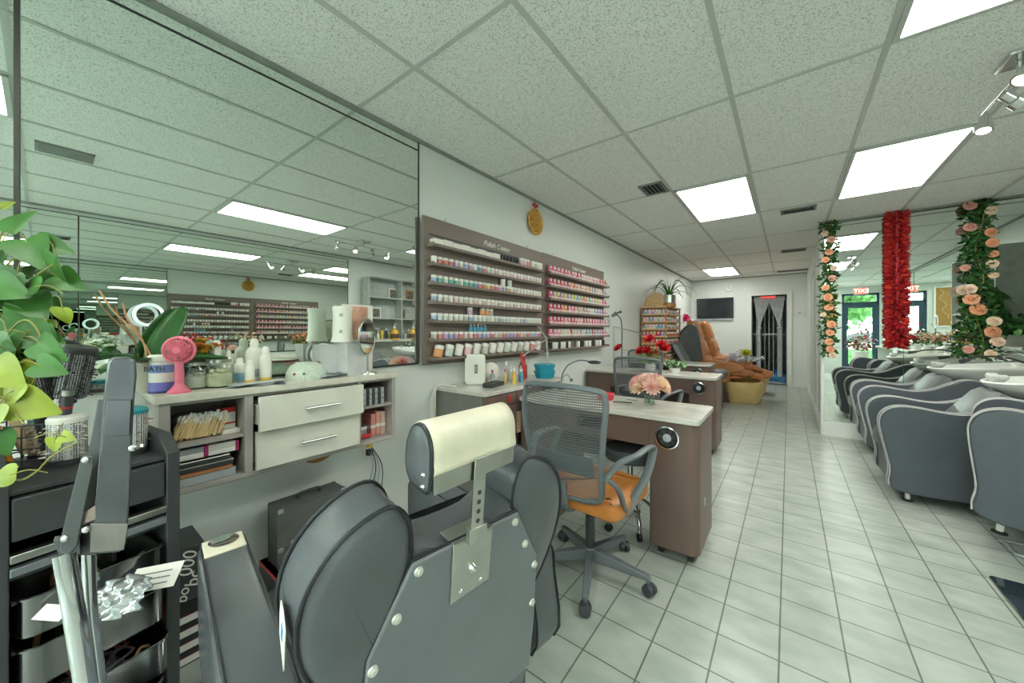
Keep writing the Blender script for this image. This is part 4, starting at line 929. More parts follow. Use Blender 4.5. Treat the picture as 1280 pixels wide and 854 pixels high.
m_bristw = MT('bristle_cream', 'e3dfcf', .6); m_bristb = MT('bristle_brown', '8a5a48', .6)
round_brush('squat round brush with pale blue cap and cream bristles, front left of the trolley', .034, .1, on(60, 566, z=.906)*1.0, MT('brush_beige', 'cdb9a6', .5), MT('cap_ice', '86b6bd', .35), bristle=m_bristw, nb=520)
round_brush('wide perforated round brush with a teal end cap at the right of the trolley top', .042, .115, CL(-.13, -.042, .905), m_barrel, MT('cap_teal', '2f8f9a', .3), bristle=m_bristb, nb=60)
round_brush('perforated round brush with a pale open end, behind the upright black bar', .036, .11, CL(-.17, -.145, .905), m_barrel, m_paper, bristle=m_bristw, nb=60)
hb = thing('brush_basket', 'black wire basket holding brushes upright at the back of the trolley top', 'basket', CL(-.26, -.17, .893))
q = MB()
for z in (.02, .05, .08, .11): q.tube([(.075*cos(a*pi/14), .075*sin(a*pi/14), z) for a in range(28)], .002, 6, closed=True)
for k in range(14): q.tube([(.075*cos(k*pi/7), .075*sin(k*pi/7), 0), (.075*cos(k*pi/7), .075*sin(k*pi/7), .11)], .0018, 5)
q.lathe([(.076, 0), (.076, .004)], 28); q.build('wire_frame', m_black, hb)
bk = CL(-.26, -.17, .893)
round_brush('tall perforated black brush leaning left in the wire basket', .032, .13, bk+Vector((.02, -.01, .16)), m_barrelb, m_black, m_black, .13, rot=(R(8), R(6), 0), bristle=m_blackr, nb=120)
round_brush('tall perforated black brush with a silver collar leaning right in the wire basket', .034, .14, bk+Vector((.03, .045, .17)), m_barrelb, m_black, m_black, .13, rot=(R(-8), R(10), 0), bristle=m_blackr, nb=120)
round_brush('white bristled brush with a beige handle in the wire basket', .03, .12, bk+Vector((.01, -.05, .15)), MT('brush_beige'), m_paper, MT('handle_beige', 'd9bd95', .4), .12, rot=(R(10), R(-2), 0), bristle=m_bristw, nb=260)
cb_ = thing('tail_comb', 'orange handled comb standing in the wire basket', 'comb', bk+Vector((.045, -.05, .02)), rot=(R(14), 0, 0))
MB().lathe([(.006, 0), (.008, .05), (.009, .12), (.005, .16)], 12).build('handle', MT('comb_orange', 'e08f2c', .4), cb_)
MB().bb(-.0015, .0015, -.008, .008, .155, .24).build('comb_blade', m_black, cb_)
cl2 = thing('styling_wand', 'black cylinder wand with a red ring standing in the wire basket', 'styling tool', bk+Vector((.05, .03, .02)), rot=(R(-4), R(6), 0))
MB().lathe([(.011, 0), (.012, .1), (.012, .16), (.009, .165)], 18).build('body', m_black, cl2); MB().lathe([(.0125, .125), (.0125, .13)], 18).build('ring', m_red, cl2); MB().lathe([(.013, .16), (.014, .175), (.008, .178)], 18).build('tip', m_steel, cl2)

# ------------------------------------------------------------------ pothos
pt = thing('trailing_plant', 'trailing heart-leaved green plant hanging in at the left edge', 'potted plant', W(-70, 520, .9)-Vector((0, 0, 0)))
PO = pt.location.copy()
MB().lathe([(.05, -.12), (.07, -.02), (.078, 0), (.07, 0), (.066, -.02), (1e-6, -.02)], 26).build('pot', MT('clay_grey', '9a9388', .6), pt)
lf = MB(); stm = MB()
vines = [[(-60, 500, .9), (-20, 380, .86), (10, 330, .84), (30, 322, .84), (52, 325, .84)], [(-60, 500, .9), (0, 400, .84), (40, 350, .83), (68, 330, .83)], [(-60, 510, .9), (0, 430, .82), (30, 400, .8), (50, 420, .8), (48, 455, .8)],
         [(-60, 500, .9), (-20, 420, .86), (0, 370, .86), (15, 350, .87)], [(-55, 515, .9), (0, 470, .8), (25, 440, .79), (45, 465, .78), (30, 500, .78)], [(-55, 515, .88), (-20, 500, .8), (10, 510, .76), (30, 530, .75)],
         [(-60, 520, .88), (-20, 580, .76), (20, 600, .74), (45, 590, .73), (65, 570, .72), (98, 552, .72)], [(-60, 520, .9), (-30, 440, .85), (0, 300, .86), (8, 280, .86)], [(-60, 510, .9), (-10, 480, .84), (30, 470, .83), (45, 500, .8)]]
for vv in vines:
    P = smooth_line([W(*p)-PO for p in vv], 5); stm.tube(P, .0018, 6)
leaves = [ # u, v, t, direction in picture (dx, dy), length m, material (0 green, 1 lime)
 (12, 290, .84, (.3, -1), .075, 0), (32, 300, .84, (.7, .9), .085, 0), (68, 318, .83, (-.2, 1), .078, 0), (45, 305, .85, (1, .2), .07, 0), (8, 320, .86, (-.5, 1), .08, 0), (70, 345, .86, (1, .5), .07, 0),
 (50, 358, .82, (-1, .1), .055, 0), (15, 365, .84, (.2, 1), .085, 0), (35, 372, .84, (.7, .6), .08, 0), (0, 345, .83, (-.2, 1), .08, 0), (5, 395, .82, (.8, .5), .085, 0), (78, 385, .82, (-.15, 1), .045, 1),
 (25, 415, .8, (1, .3), .085, 0), (30, 425, .8, (-.6, 1), .08, 1), (48, 428, .79, (.9, .7), .07, 0), (10, 440, .8, (-.3, 1), .08, 0), (20, 455, .78, (.4, 1), .07, 1), (45, 455, .78, (1, .4), .06, 0),
 (0, 470, .78, (.2, 1), .075, 1), (28, 480, .77, (-.5, 1), .06, 1), (15, 500, .76, (.9, .4), .085, 1), (0, 505, .75, (-.3, .9), .08, 1), (-5, 540, .75, (.2, 1), .06, 0), (70, 548, .72, (-.3, 1), .033, 1), (76, 545, .72, (.9, .3), .028, 1),
 (20, 592, .73, (-1, .3), .05, 1), (0, 598, .74, (-.6, .8), .05, 0), (2, 260, .86, (.3, -.6), .03, 1), (-12, 300, .85, (-.6, .5), .08, 0), (-15, 380, .84, (-.4, .9), .09, 0), (-15, 430, .82, (-.4, .9), .09, 0), (60, 335, .86, (.3, 1), .06, 0), (22, 340, .82, (-.4, 1), .08, 0),
 (-10, 355, .8, (.9, .3), .08, 0), (8, 415, .78, (.3, 1), .07, 0), (40, 395, .84, (.2, 1), .065, 0), (60, 410, .82, (.5, 1), .055, 0), (-8, 455, .76, (.7, .6), .08, 1), (36, 445, .8, (-.9, .5), .06, 0), (12, 475, .8, (-.6, .8), .065, 0)]
Rt = Vector((cos(YAW), sin(YAW), 0)); Fw = Vector((-sin(YAW), cos(YAW), 0)); Up = Vector((0, 0, 1))
for (u, v, t, d, L, mi) in leaves:
    dd = Rt*d[0]-Up*d[1]+Fw*rnd.uniform(-.35, .35); nn = -Fw+Up*rnd.uniform(.1, .7)+Rt*rnd.uniform(-.5, .5)
    p = W(u, v, t)-PO; heart(lf, p, dd, nn, L, L*.95, mi, .22, .2)
    stm.tube(smooth_line([p-dd.normalized()*.05-Vector((.01, 0, .02)), p-dd.normalized()*.02, p+dd.normalized()*.01], 3), .0012, 5)
lf.build('foliage', [m_leaf, m_leafy], pt, sub=1); stm.build('stem', m_stem, pt)
# side stand for the plant just outside the frame
ps = thing('plant_stand', 'tall thin black plant stand under the trailing plant', 'stand', (PO.x, PO.y, 0))
MB().lathe([(.12, 0), (.12, .01), (.02, .02), (.012, .03), (.012, PO.z-.14), (.08, PO.z-.13), (.08, PO.z-.12)], 24).build('stand', m_black, ps)
# small white flower sprigs by the mirror, behind the brushes
sp = thing('flower_sprigs', 'loose white and green flower sprigs at the left end of the mirror ledge', 'flowers', Vector((-1.93, .03, 1.0)))
MB().lathe([(.06, -1.0), (.06, -.99), (.012, -.97), (.012, -.02), (.03, 0), (.036, .06), (.03, .07)], 18).build('vase_stand', m_ceramic, sp)
s = MB(); fl = MB()
for k in range(26):
    d = Vector((rnd.uniform(-.05, .5), rnd.uniform(-.8, .5), 1)).normalized(); q = Vector((0, 0, .06))+d*rnd.uniform(.06, .16); s.tube([Vector((0, 0, .05)), q], .0012, 4); bloom(fl, q, d, .012, 0, 2, 6)
    for z in range(3): petal(s, Vector((0, 0, .05)).lerp(q, .4+.2*z), rv(), rv(), .025, .012)
s.build('stem', m_leaf, sp); fl.build('blossom', MT('petal_white', 'e9ebe0', .6), sp)

# ------------------------------------------------------------------ floor things under the counter
box_thing('storage_case', 'black case with white scribbled lettering standing on the striped box', 'case', (-1.88, .245, .236), (.2, .27, .2), [m_black], 0)
def wr(body, y, z, s):
    o = text_mb(body, s, .2, .0008).build('lettering', m_paper, bpy.data.objects['storage_case']); o.location = (.1015, y, z); o.rotation_euler = (R(90), R(-78), R(90)); return o
wr('000', .085, .14, .06); wr('bc', .1, .075, .06); wr('bo', .07, .03, .05)
box_thing('striped_box', 'black and white striped box with thin pink lines on the floor under the counter', 'box', (-1.88, .245, 0), (.2, .28, .232), [m_blackr, m_paper, m_mag], 0, stripes=[('z', a, a+.11, 1) for a in (.02, .24, .46, .68)]+[('z', a+.11, a+.122, 2) for a in (.02, .24, .46, .68)])
box_thing('storage_crate', 'black crate with a red lid strip under the aluminium case', 'crate', (-1.87, .80, 0), (.22, .36, .165), [m_black, m_red], 0, stripes=[('z', .9, 1.0, 1)])
ca = thing('flight_case', 'dark tool case with silver corners and a top handle standing against the wall', 'case', (-1.88, .80, .168))
MB().bb(-.055, .055, -.155, .155, 0, .085).bb(-.055, .055, -.155, .155, .09, .27).build('case_shell', MT('case_pebbled', '5c5e5c', .55, bump=.5, bscale=200), ca, bevel=.003)
e = MB()
for x in (-.055, .055):
    for y in (-.155, .155): e.box((x, y, .045), (.006, .006, .09)); e.box((x, y, .18), (.006, .006, .18))
for z in (.0, .087, .27):
    for x in (-.055, .055): e.box((x, 0, z), (.005, .31, .005))
e.build('edge_trim', MT('trim_dark', '6b6d6b', .35, .7), ca)
for y in (-.145, .145):
    for z in (.087, .265): MB().bb(.053, .059, y-.012, y+.012, z-.014, z+.006).build('corner_guard', m_steel, ca, bevel=.002)
MB().tube(smooth_line([(0, -.05, .272), (0, -.045, .292), (0, .045, .292), (0, .05, .272)], 5), .007, 8).build('handle', m_black, ca)
for y in (-.09, .09): MB().bb(.055, .06, y-.012, y+.012, .075, .11).build('latch', m_steel, ca, bevel=.001)
# wall outlet with cords
ot = thing('wall_outlet', 'wall socket with several plugged cords under the right end of the counter', 'socket', (XL, 1.19, .55))
MB().bb(0, .006, -.035, .035, -.055, .055).build('plate', m_paper, ot, bevel=.002)
MB().bb(.006, .04, -.014, .014, .005, .04).build('plug', yel, ot, bevel=.003); MB().bb(.006, .035, -.016, .016, -.045, -.01).build('plug', m_black, ot, bevel=.003)
for k in range(4):
    MB().tube(smooth_line([(.03, .004*k, .0), (.04, .01+.02*k, -.12), (.03, -.03+.035*k, -.28), (.05, .02*k-.02, -.45), (.03+.02*k, .03*k, -.545)], 6), .003, 6).build('cord', m_black if k % 2 else m_film, ot)
br = thing('wooden_wall_hook', 'brown curved wooden ring fixed to the wall below the drawers', 'wooden ring', (XL, .90, .65))
MB().tube([(.012, .085*cos(a*pi/12+pi), .085*sin(a*pi/12+pi)) for a in range(13)], .022, 8, flat=.5).build('ring', MT('honey_wood', 'a9793f', .5, var=.25, scale=30), br)
# ------------------------------------------------------------------ manicure tables
def fan_vent(par, x, z, y=0):
    M = Matrix.Translation((x, y, z)) @ Matrix.Rotation(R(90), 4, 'X')
    v = MB().lathe([(.060, 0), (.064, .004), (.062, .009), (.055, .010), (.053, .004), (.053, 0)], 36, 0, M).build('fan_vent', m_chrome, par)
    MB().lathe([(.05, .0005), (.05, .0025), (1e-6, .0025)], 30, 0, M).build('vent_backing', m_blackr, v)
    b = MB(); b.lathe([(.022, .003), (.022, .011), (.018, .013), (1e-6, .013)], 24, 1, M)
    for k in range(7):
        a = 2*pi*k/7; b.grid(lambda u, w: ((.02+u*.028)*cos(a+w*.55), (.02+u*.028)*sin(a+w*.55), .004+.005*w), 2, 3, 0, M)
    for k in range(12):
        a = 2*pi*k/12; b.tube([(.02*cos(a), .02*sin(a), .012), (.05*cos(a+.1), .05*sin(a+.1), .011)], .0009, 4, 0, M)
    for r in (.03, .04): b.tube([(r*cos(a*pi/12), r*sin(a*pi/12), .0115) for a in range(24)], .0009, 4, 0, M, closed=True)
    b.build('fan_blade', [m_black, m_film], v)
def mtable(loc, L, lab, vent=True):
    t = thing('manicure_table', lab, 'table', loc)       # x: 0 at the aisle end, -L at the wall end; y: 0 near side
    D = .43
    top = rrect(L+.01, D+.05, .03, 4, -L/2, D/2)
    MB().prism(top, 'z', .755, .782).build('tabletop', m_marble, t, bevel=.003)
    r = .06
    ped = [(-.25, 0)]+[(-r+r*cos(a), r+r*sin(a)) for a in [R(-90+15*k) for k in range(7)]]+[(0, D-.03), (-.25, D-.03)]
    MB().prism(ped, 'z', .055, .755).build('pedestal', m_brown, t, bevel=.006)
    MB().bb(-L+.0, -L+.30, .01, D-.03, .0, .755).build('side_cabinet', m_brown, t, bevel=.004)
    ap = [(-L+.3, .56), (-.25, .56), (-.25, .755), (-L+.3, .755)]
    MB().bb(-.52, -.25, 0, .02, .60, .755).bb(-L+.3, -.70, 0, .02, .60, .755).bb(-.70, -.52, 0, .02, .60, .64).bb(-.70, -.52, 0, .02, .72, .755).build('apron', m_brown, t, bevel=.003)
    MB().bb(-.70, -.52, .06, .20, .62, .63).build('niche_floor', m_brownd, t)
    MB().bb(-L+.3, -.25, D-.06, D-.04, .35, .755).build('modesty_panel', m_brownd, t)
    if vent: fan_vent(t, -.155, .665, -.001)
    for (x, y) in ((-.05, .06), (-.2, .06), (-.05, D-.09), (-.2, D-.09)):
        c = MB().cyl((x-.012, y, .025), (x+.012, y, .025), .025, None, 16).bb(x-.018, x+.018, y-.012, y+.02, .035, .056).build('caster', m_blackr, t)
    MB().prism(rrect(.03, .045, .014, 5, .16, .30), 'x', -.001, .003).build('oval_pull', m_film, t)
    return t
mtable((-.37, 2.075, 0), 1.15, 'nearest brown manicure table with a marble top and the pink flower vase')
mtable((-.575, 4.09, 0), 1.4, 'second brown manicure table, behind the nearest one and its mesh chair')
mtable((-.86, 5.62, 0), 1.12, 'third manicure table, farthest of the three along the wall')
q = MB()
for (x, z) in ((.1, 0), (-.1, 0), (-.04, .02), (.04, .03)): q.tube(smooth_line([(x-.03, 0, z), (x, .01, z+.025), (x+.03, 0, z)], 4), .006, 6)
tag(q.build('cable_bundle', m_blackr, None, loc=(-.98, 2.2, .712)), 'black cables stuffed into the open niche of the nearest table', 'cables')
# wall cabinet
kb = thing('wall_cabinet', 'brown cabinet with grey side along the wall, carrying the white router and red bottles', 'cabinet', (XL, 1.72, 0))
KX, KL = .47, 1.0
MB().prism(rrect(KX+.02, KL+.02, .02, 3, KX/2, KL/2), 'z', .825, .85).build('cabinet_top', m_marble, kb, bevel=.002)
MB().bb(0, KX-.02, 0, .02, 0, .825).bb(0, KX-.02, KL-.02, KL, 0, .825).bb(0, .015, .02, KL-.02, 0, .825).bb(0, KX-.02, .02, KL-.02, .05, .07).bb(0, KX-.02, .33, .35, .07, .825).bb(0, KX-.02, .35, KL-.02, .65, .665).build('carcass', MT('cabinet_grey', '7d7974', .5, var=.08), kb, bevel=.002)
dr = MB().bb(KX-.02, KX, .004, .335, .07, .735).bb(KX, KX+.004, .04, .3, .12, .69).build('door', m_brown, kb, bevel=.003)
d2 = MB().bb(KX-.02, KX, .004, .335, .74, .82).build('drawer', m_brown, kb, bevel=.002); MB().bb(KX, KX+.004, .24, .27, .76, .80).build('red_tag', m_red, d2)
d2 = MB().bb(KX-.02, KX, .345, .66, .67, .82).build('drawer', m_brown, kb, bevel=.002); MB().tube([(KX, .40, .78), (KX+.02, .41, .78), (KX+.02, .52, .78), (KX, .53, .78)], .005, 8).build('handle', m_film, d2)
nb = thing('note_pads', 'stack of small pads with striped edges hanging in the cabinet opening', 'pads', (XL+.46, 2.12, .52))
MB().bb(-.015, .012, -.05, .03, 0, .15).build('pad_block', MT('pad_pink', 'e0c0b0', .6, var=.3, scale=60), nb)
q = MB()
for k in range(9): q.bb(-.02, .0135, -.052, -.045, .008+k*.0155, .014+k*.0155)
q.build('binding', m_leather2, nb)
def K(x, y, dz=0): return Vector((XL+x, 1.72+y, .85+dz))
ro = thing('router', 'white upright router box with a small grey window on the wall cabinet', 'router', K(.15, .25), rz=R(38))
MB().prism(rrect(.15, .225, .028, 5, 0, .1145), 'y', -.03, .03).build('body', m_off, ro, bevel=.004)
MB().bb(-.002, .02, -.033, -.029, .085, .15).build('window', m_grey, ro); MB().bb(.004, .014, -.034, -.03, .095, .14).build('label', m_film, ro)
wc_ = thing('power_cord', 'white cords trailing from the router down the wall beside the cabinet', 'cord', (XL+.02, 1.69, 0))
for k in range(3): MB().tube(smooth_line([(.1+.02*k, .08, .858), (.03, .0, .86), (.02, -.015-.02*k, .72), (.03+.01*k, -.05, .5), (.02, -.02-.03*k, .25), (.03, -.03, .02)], 5), .0035, 6).build('cord', m_paper, wc_)
ds = thing('round_white_lamp', 'white round dish lamp standing behind the router', 'lamp', K(.13, .45))
M = Matrix.Translation((0, 0, .075)) @ Euler((R(80), 0, R(70))).to_matrix().to_4x4()
MB().lathe([(.068, -.018), (.074, -.01), (.074, .01), (.06, .02), (1e-6, .024)], 30, 0, M).build('dish', m_off, ds); MB().lathe([(.035, 0), (.035, .006), (.01, .01)], 20).build('base', m_off, ds)
tr = thing('black_tray', 'low black tray holding a pad on the wall cabinet in front of the router', 'tray', K(.32, .26), rz=R(10))
MB().bb(-.04, .04, -.085, .085, 0, .006).bb(-.04, -.035, -.085, .085, 0, .028).bb(.035, .04, -.085, .085, 0, .028).bb(-.04, .04, -.085, -.08, 0, .028).bb(-.04, .04, .08, .085, 0, .028).bb(-.033, .033, -.078, .078, .006, .024).build('tray', m_black, tr, bevel=.002)
def KB(name, x, y, r, h, lab, a, b, neck=.4, sh=.6, group=None):
    t = thing(name, lab, 'bottle', K(x, y), group=group)
    MB().lathe([(r*.9, 0), (r, .004), (r, h*sh), (r*neck, h*(sh+.12)), (r*neck, h*.8)], 16).build('body', a, t)
    MB().lathe([(r*neck*1.2, h*.8), (r*neck*1.2, h*.93), (r*neck*.6, h)], 14).build('cap', b, t)
m_amber = MT('amber_liquid', 'c9b07a', .15)
KB('clear_bottle', .30, .42, .016, .11, 'small clear bottle with a pink cap beside the black tray', m_amber, m_mag)
KB('clear_bottle', .33, .49, .015, .14, 'tall amber bottle with a silver cap beside the black tray', m_amber, m_steel)
KB('clear_bottle', .25, .50, .017, .16, 'clear bottle with a white pump behind the amber bottle', m_film, m_paper)
KB('blue_bottle', .34, .57, .018, .10, 'short blue bottle with a white label on the wall cabinet', MT('jar_5aa0c0'), m_paper)
KB('red_spray', .27, .68, .03, .22, 'tall red spray bottle left of the other red bottle', m_red, m_red, .5, .5)
KB('red_spray', .20, .80, .032, .20, 'shorter red-brown spray bottle beside the teal baskets', MT('brick_red', 'b5483c', .3), MT('brick_red'), .5, .5)
KB('clear_bottle', .20, .39, .018, .10, 'short clear bottle close to the round white lamp', m_film, m_mag)
KB('clear_bottle', .38, .43, .014, .12, 'clear bottle with yellow liquid at the cabinet edge', yel, m_paper)
KB('clear_bottle', .30, .62, .018, .15, 'grey bottle with a black cap left of the red spray', m_film, m_black)
KB('white_cup', .22, .60, .02, .12, 'white bottle between the clear bottles and the red spray', m_paper, m_paper)
def basket(name, loc, r, h, lab, m, cat='basket'):
    t = thing(name, lab, cat, loc); b = MB()
    b.lathe([(r*.8, 0), (r*.8, .003)], 24)
    for k in range(24):
        a = 2*pi*k/24; b.tube([(r*.8*cos(a), r*.8*sin(a), 0), (r*cos(a), r*sin(a), h)], .0032, 5)
    for f in (0, .35, .7, 1): rr_ = r*(.8+.2*f); b.tube([(rr_*cos(a*pi/14), rr_*sin(a*pi/14), h*f) for a in range(28)], .004, 6, closed=True)
    b.lathe([(r*.78, .003), (r*.93, h*.9), (r*.90, h*.9), (r*.75, .006)], 24)
    b.build('basket_body', m, t)
basket('teal_basket', K(.35, .90), .09, .055, 'teal plastic basket, lower of the two stacked beside the red bottles', m_teal)
basket('teal_basket', K(.35, .90, .056), .09, .055, 'teal plastic basket, upper of the two stacked beside the red bottles', m_teal)
basket('red_basket', (-.985, 2.33, .783), .055, .04, 'small pink-red openwork basket on the nearest manicure table', MT('basket_red', 'd8495a', .35))
# gooseneck lamps
gl = thing('gooseneck_lamp', 'black gooseneck lamp with an oval head above the mesh chair', 'lamp', (-1.44, 2.53, .783))
MB().lathe([(.03, 0), (.03, .01), (.008, .016)], 18).build('base', m_black, gl)
e1 = on(742, 451, y=2.5)-Vector((-1.44, 2.53, .783)); hp = Vector((.27, .02, .225))
MB().tube(smooth_line([(0, 0, .01), (0, 0, .10), (.05, 0, .19), (.14, .01, .235), (.22, .02, .235)], 6), .005, 8).build('gooseneck', m_grey, gl)
MB().sphere((.27, .02, .228), .055, 16, 0, None, (1, .6, .25)).build('lamp_head', m_black, gl)
MB().tube(smooth_line([(.01, 0, .1), (.05, 0, .12), (.075, 0, .09)], 4), .003, 6).sphere((.085, 0, .08), .014, 10).build('side_clip', m_grey, gl)
sl = thing('arm_lamp', 'thin silver jointed lamp arm rising in front of the display boards', 'lamp', K(.34, 1.0-.02, .0))
MB().lathe([(.03, 0), (.03, .008), (.006, .012)], 16).build('base', m_steel, sl)
MB().tube([(0, 0, .01), (-.02, -.01, .33)], .005, 8).tube([(.012, 0, .01), (-.008, -.01, .33)], .003, 8).tube([(-.014, -.01, .33), (-.02, -.14, .44)], .006, 8).tube([(-.014, -.01, .33), (.01, -.40, .20)], .005, 8).build('arm', m_steel, sl)
MB().sphere((-.014, -.01, .33), .009, 10).build('joint', m_chrome, sl)
# flowers in vase
vs = thing('flower_vase', 'pink dahlia bouquet in a small clear vase on the nearest manicure table', 'flowers', (-.70, 2.34, .783))
MB().lathe([(.028, 0), (.036, .006), (.03, .04), (.034, .06), (.031, .06), (.027, .04), (.03, .01)], 24).build('vase', m_glassc, vs)
s = MB(); fl = MB()
dirs = [(0, -.3, 1), (.9, -.3, .65), (-.9, -.3, .65), (.35, -.8, .5), (-.45, -.8, .45), (.5, .5, .9), (-.5, .5, .8), (0, .6, .7), (.95, .3, .4), (-.95, .2, .3)]
for k, d in enumerate(dirs):
    d = Vector(d); q = Vector((0, 0, .085))+Vector((d.x*.075, d.y*.055, d.z*.06)); s.tube([Vector((d.x*.01, d.y*.01, .008)), Vector((0, 0, .05)), q], .002, 5)
    bloom(fl, q, d, .066, k % 3, 6, 17, .38)
for k in range(8): heart(s, Vector((0, 0, .07)), Vector((cos(k), sin(k), .1)), (0, 0, 1), .055, .03)
s.build('stem', m_leaf, vs); fl.build('blossom', [MT('petal_pink', 'f8d2cb', .6, var=.12, scale=60), MT('petal_peach', 'fae0c8', .6, var=.12, scale=60), MT('petal_rose', 'f4bdbb', .6, var=.12, scale=60)], vs)
q = MB().bb(-.06, .06, -.008, .008, 0, .004).build('nail_file', m_black, None, loc=(-.86, 2.30, .783), rz=.4, bevel=.002); tag(q, 'dark nail file lying left of the flower vase', 'nail file')
q = MB().tube([(-.04, 0, .003), (.05, .01, .003)], .003, 6).build('cuticle_tool', m_steel, None, loc=(-.84, 2.40, .783), rz=-.3); tag(q, 'thin metal tool lying behind the nail file', 'tool')
# black stool under the table
so = thing('round_stool', 'black round padded stool with chrome legs tucked under the nearest table', 'stool', (-.80, 2.28, 0))
MB().lathe([(.10, .43), (.15, .44), (.165, .465), (.165, .5), (.15, .515), (1e-6, .52)], 32).build('seat', m_vinyl, so)
MB().cyl((0, 0, .16), (0, 0, .43), .018, None, 16).build('column', m_chrome, so)
for k in range(5):
    a = 2*pi*k/5+.35; lg = MB().tube(smooth_line([(0, 0, .2), (.08*cos(a), .08*sin(a), .18), (.15*cos(a), .15*sin(a), .11), (.16*cos(a), .16*sin(a), .05)], 5), .013, 10).build('leg', m_chrome, so)
    MB().cyl((.16*cos(a)-.01*sin(a), .16*sin(a)+.01*cos(a), .025), (.16*cos(a)+.01*sin(a), .16*sin(a)-.01*cos(a), .025), .025, None, 14).build('caster', m_blackr, lg)

# ------------------------------------------------------------------ mesh office chairs
def office_chair(label, loc, rz, seatm):
    t = thing('office_chair', label, 'office chair', loc, rz=rz)       # faces +y
    # star base
    MB().lathe([(.035, .07), (.038, .12), (.028, .135)], 20).build('hub', m_grey, t)
    for k in range(5):
        a = R(-66+72*k); d = Vector((cos(a), sin(a), 0)); n = Vector((-sin(a), cos(a), 0)); p0 = d*.02; p1 = d*.30
        vs = []
        for p, w, z0, z1 in ((p0, .026, .075, .13), (d*.15, .021, .075, .115), (p1, .015, .07, .09)):
            for sg, z in ((-1, z0), (1, z0), (.8, z1), (-.8, z1)): vs.append(p+n*(w*sg)+Vector((0, 0, z)))
        fs = [(3, 2, 1, 0), (8, 9, 10, 11)]+[(j*4+i, j*4+(i+1) % 4, j*4+4+(i+1) % 4, j*4+4+i) for j in range(2) for i in range(4)]
        lg = MB().add(vs, fs).cyl(p1-d*.012+Vector((0, 0, .04)), p1-d*.012+Vector((0, 0, .085)), .008).build('star_leg', m_grey, t, bevel=.004)
        c = MB(); cc = p1-d*.005+Vector((0, 0, .028)); aa = a+1.2*k; m = Vector((cos(aa), sin(aa), 0))
        for sg in (-1, 1): c.cyl(cc+m*sg*.006, cc+m*sg*.024, .028, .026, 20)
        c.cyl(cc-m*.02, cc+m*.02, .012, None, 10); c.lathe([(.018, .03), (.021, .038), (.012, .05)], 14, 0, Matrix.Translation(p1-d*.005)); c.build('caster', MT('caster_dark', '43484e', .4), lg)
    MB().cyl((0, 0, .12), (0, 0, .30), .024, None, 20).build('gas_cover', m_black, t); MB().cyl((0, 0, .30), (0, 0, .39), .014, None, 16).build('gas_lift', m_chrome, t)
    MB().bb(-.09, .09, -.1, .1, .385, .41).build('tilt_plate', m_black, t, bevel=.005)
    MB().tube([(.05, 0, .39), (.2, .02, .385), (.24, .02, .38)], .006, 8).build('tilt_lever', m_black, t)
    # seat
    out = smooth_poly([(-.235, -.19), (-.24, .05), (-.225, .2), (-.12, .235), (0, .24), (.12, .235), (.225, .2), (.24, .05), (.235, -.19), (.12, -.215), (-.12, -.215)], 5)
    MB().pillow(out, 'z', [(.405, .02), (.415, .004), (.44, 0), (.465, .006), (.478, .03), (.48, .08)]).build('seat', seatm, t)
    MB().pillow(out, 'z', [(.398, .03), (.41, .012), (.416, .01)]).build('seat_pan', m_black, t)
    # back frame, curved in depth
    def bk(x, z):      # depth of the back at width x, height z
        return -.235-.07*((z-.52)/.5)-.04*sin(pi*min(1, max(0, (z-.5)/.5)))+.10*(x/.23)**2*.45
    fo = []
    for (x, z) in smooth_poly([(-.165, .50), (-.185, .60), (-.215, .86), (-.215, .955), (-.18, .99), (0, 1.0), (.18, .99), (.215, .955), (.215, .86), (.185, .60), (.165, .50), (.1, .475), (-.1, .475)], 5): fo.append(Vector((x, bk(x, z), z)))
    MB().tube(fo, .015, 10, closed=True, flat=.8).build('back_frame', m_grey, t)
    ms = MB()
    for k in range(46):
        z = .495+k*.0107; hw = .165+.05*min(1, max(0, (z-.5)/.36)); hw = min(hw, .215) if z < .95 else .2
        if z < .5: hw = .15
        ms.tube([(x, bk(x, z)+.0, z) for x in [hw*(-1+2*i/8) for i in range(9)]], .0024, 4)
    for i in range(41):
        x = -.2+.01*i; za = .49 if abs(x) < .16 else .7
        ms.tube([(x, bk(x, z)+.003, z) for z in (za, .75, .985)], .0009, 3)
    ms.build('mesh_panel', m_grey, t)
    lp = MB()
    lp.grid(lambda u, v: ((u-.5)*.30, bk((u-.5)*.30, .60+v*.09)+.018, .60+v*.09), 12, 4); lp.build('lumbar_pad', m_grey, t, solid=.012, bevel=.003)
    MB().tube(smooth_line([(0, -.05, .40), (0, -.2, .40), (0, -.255, .46), (0, bk(0, .55)-.012, .55)], 5), .022, 10, flat=.5).build('back_bracket', m_grey, t)
    # looped arms
    for sx in (-1, 1):
        x0 = sx*.235; x1 = sx*.275
        pts = smooth_line([(sx*.195, bk(.19, .62)-.0, .60), (x0, -.18, .665), (x1, -.08, .685), (x1, .06, .685), (x1, .125, .672), (x1, .125, .64), (x1*.99, .06, .56), (x0*1.05, -.03, .47), (x0*1.0, -.08, .42), (sx*.19, -.06, .40)], 5)
        w = [.020]*len(pts)
        MB().tube(pts, w, 10, flat=.55).build('armrest', m_grey, t)
        MB().tube(smooth_line([(sx*.195, bk(.19, .62), .62), (sx*.235, -.19, .56), (sx*.24, -.14, .47), (sx*.22, -.08, .41)], 5), .019, 8, flat=.6).build('arm_bracket', m_grey, t)
    return t
oc1 = office_chair('grey mesh office chair with an orange seat in front of the nearest manicure table', (-.815, 1.725, 0), R(-3), m_orange)
office_chair('grey mesh office chair with a dark seat at the second manicure table', (-1.10, 3.62, 0), R(-4), m_vinyl)
dup(bpy.data.objects['office_chair.001'], (-1.55, 5.15, 0), R(8), 'dark mesh office chair half hidden behind the second table, by the red flowers')

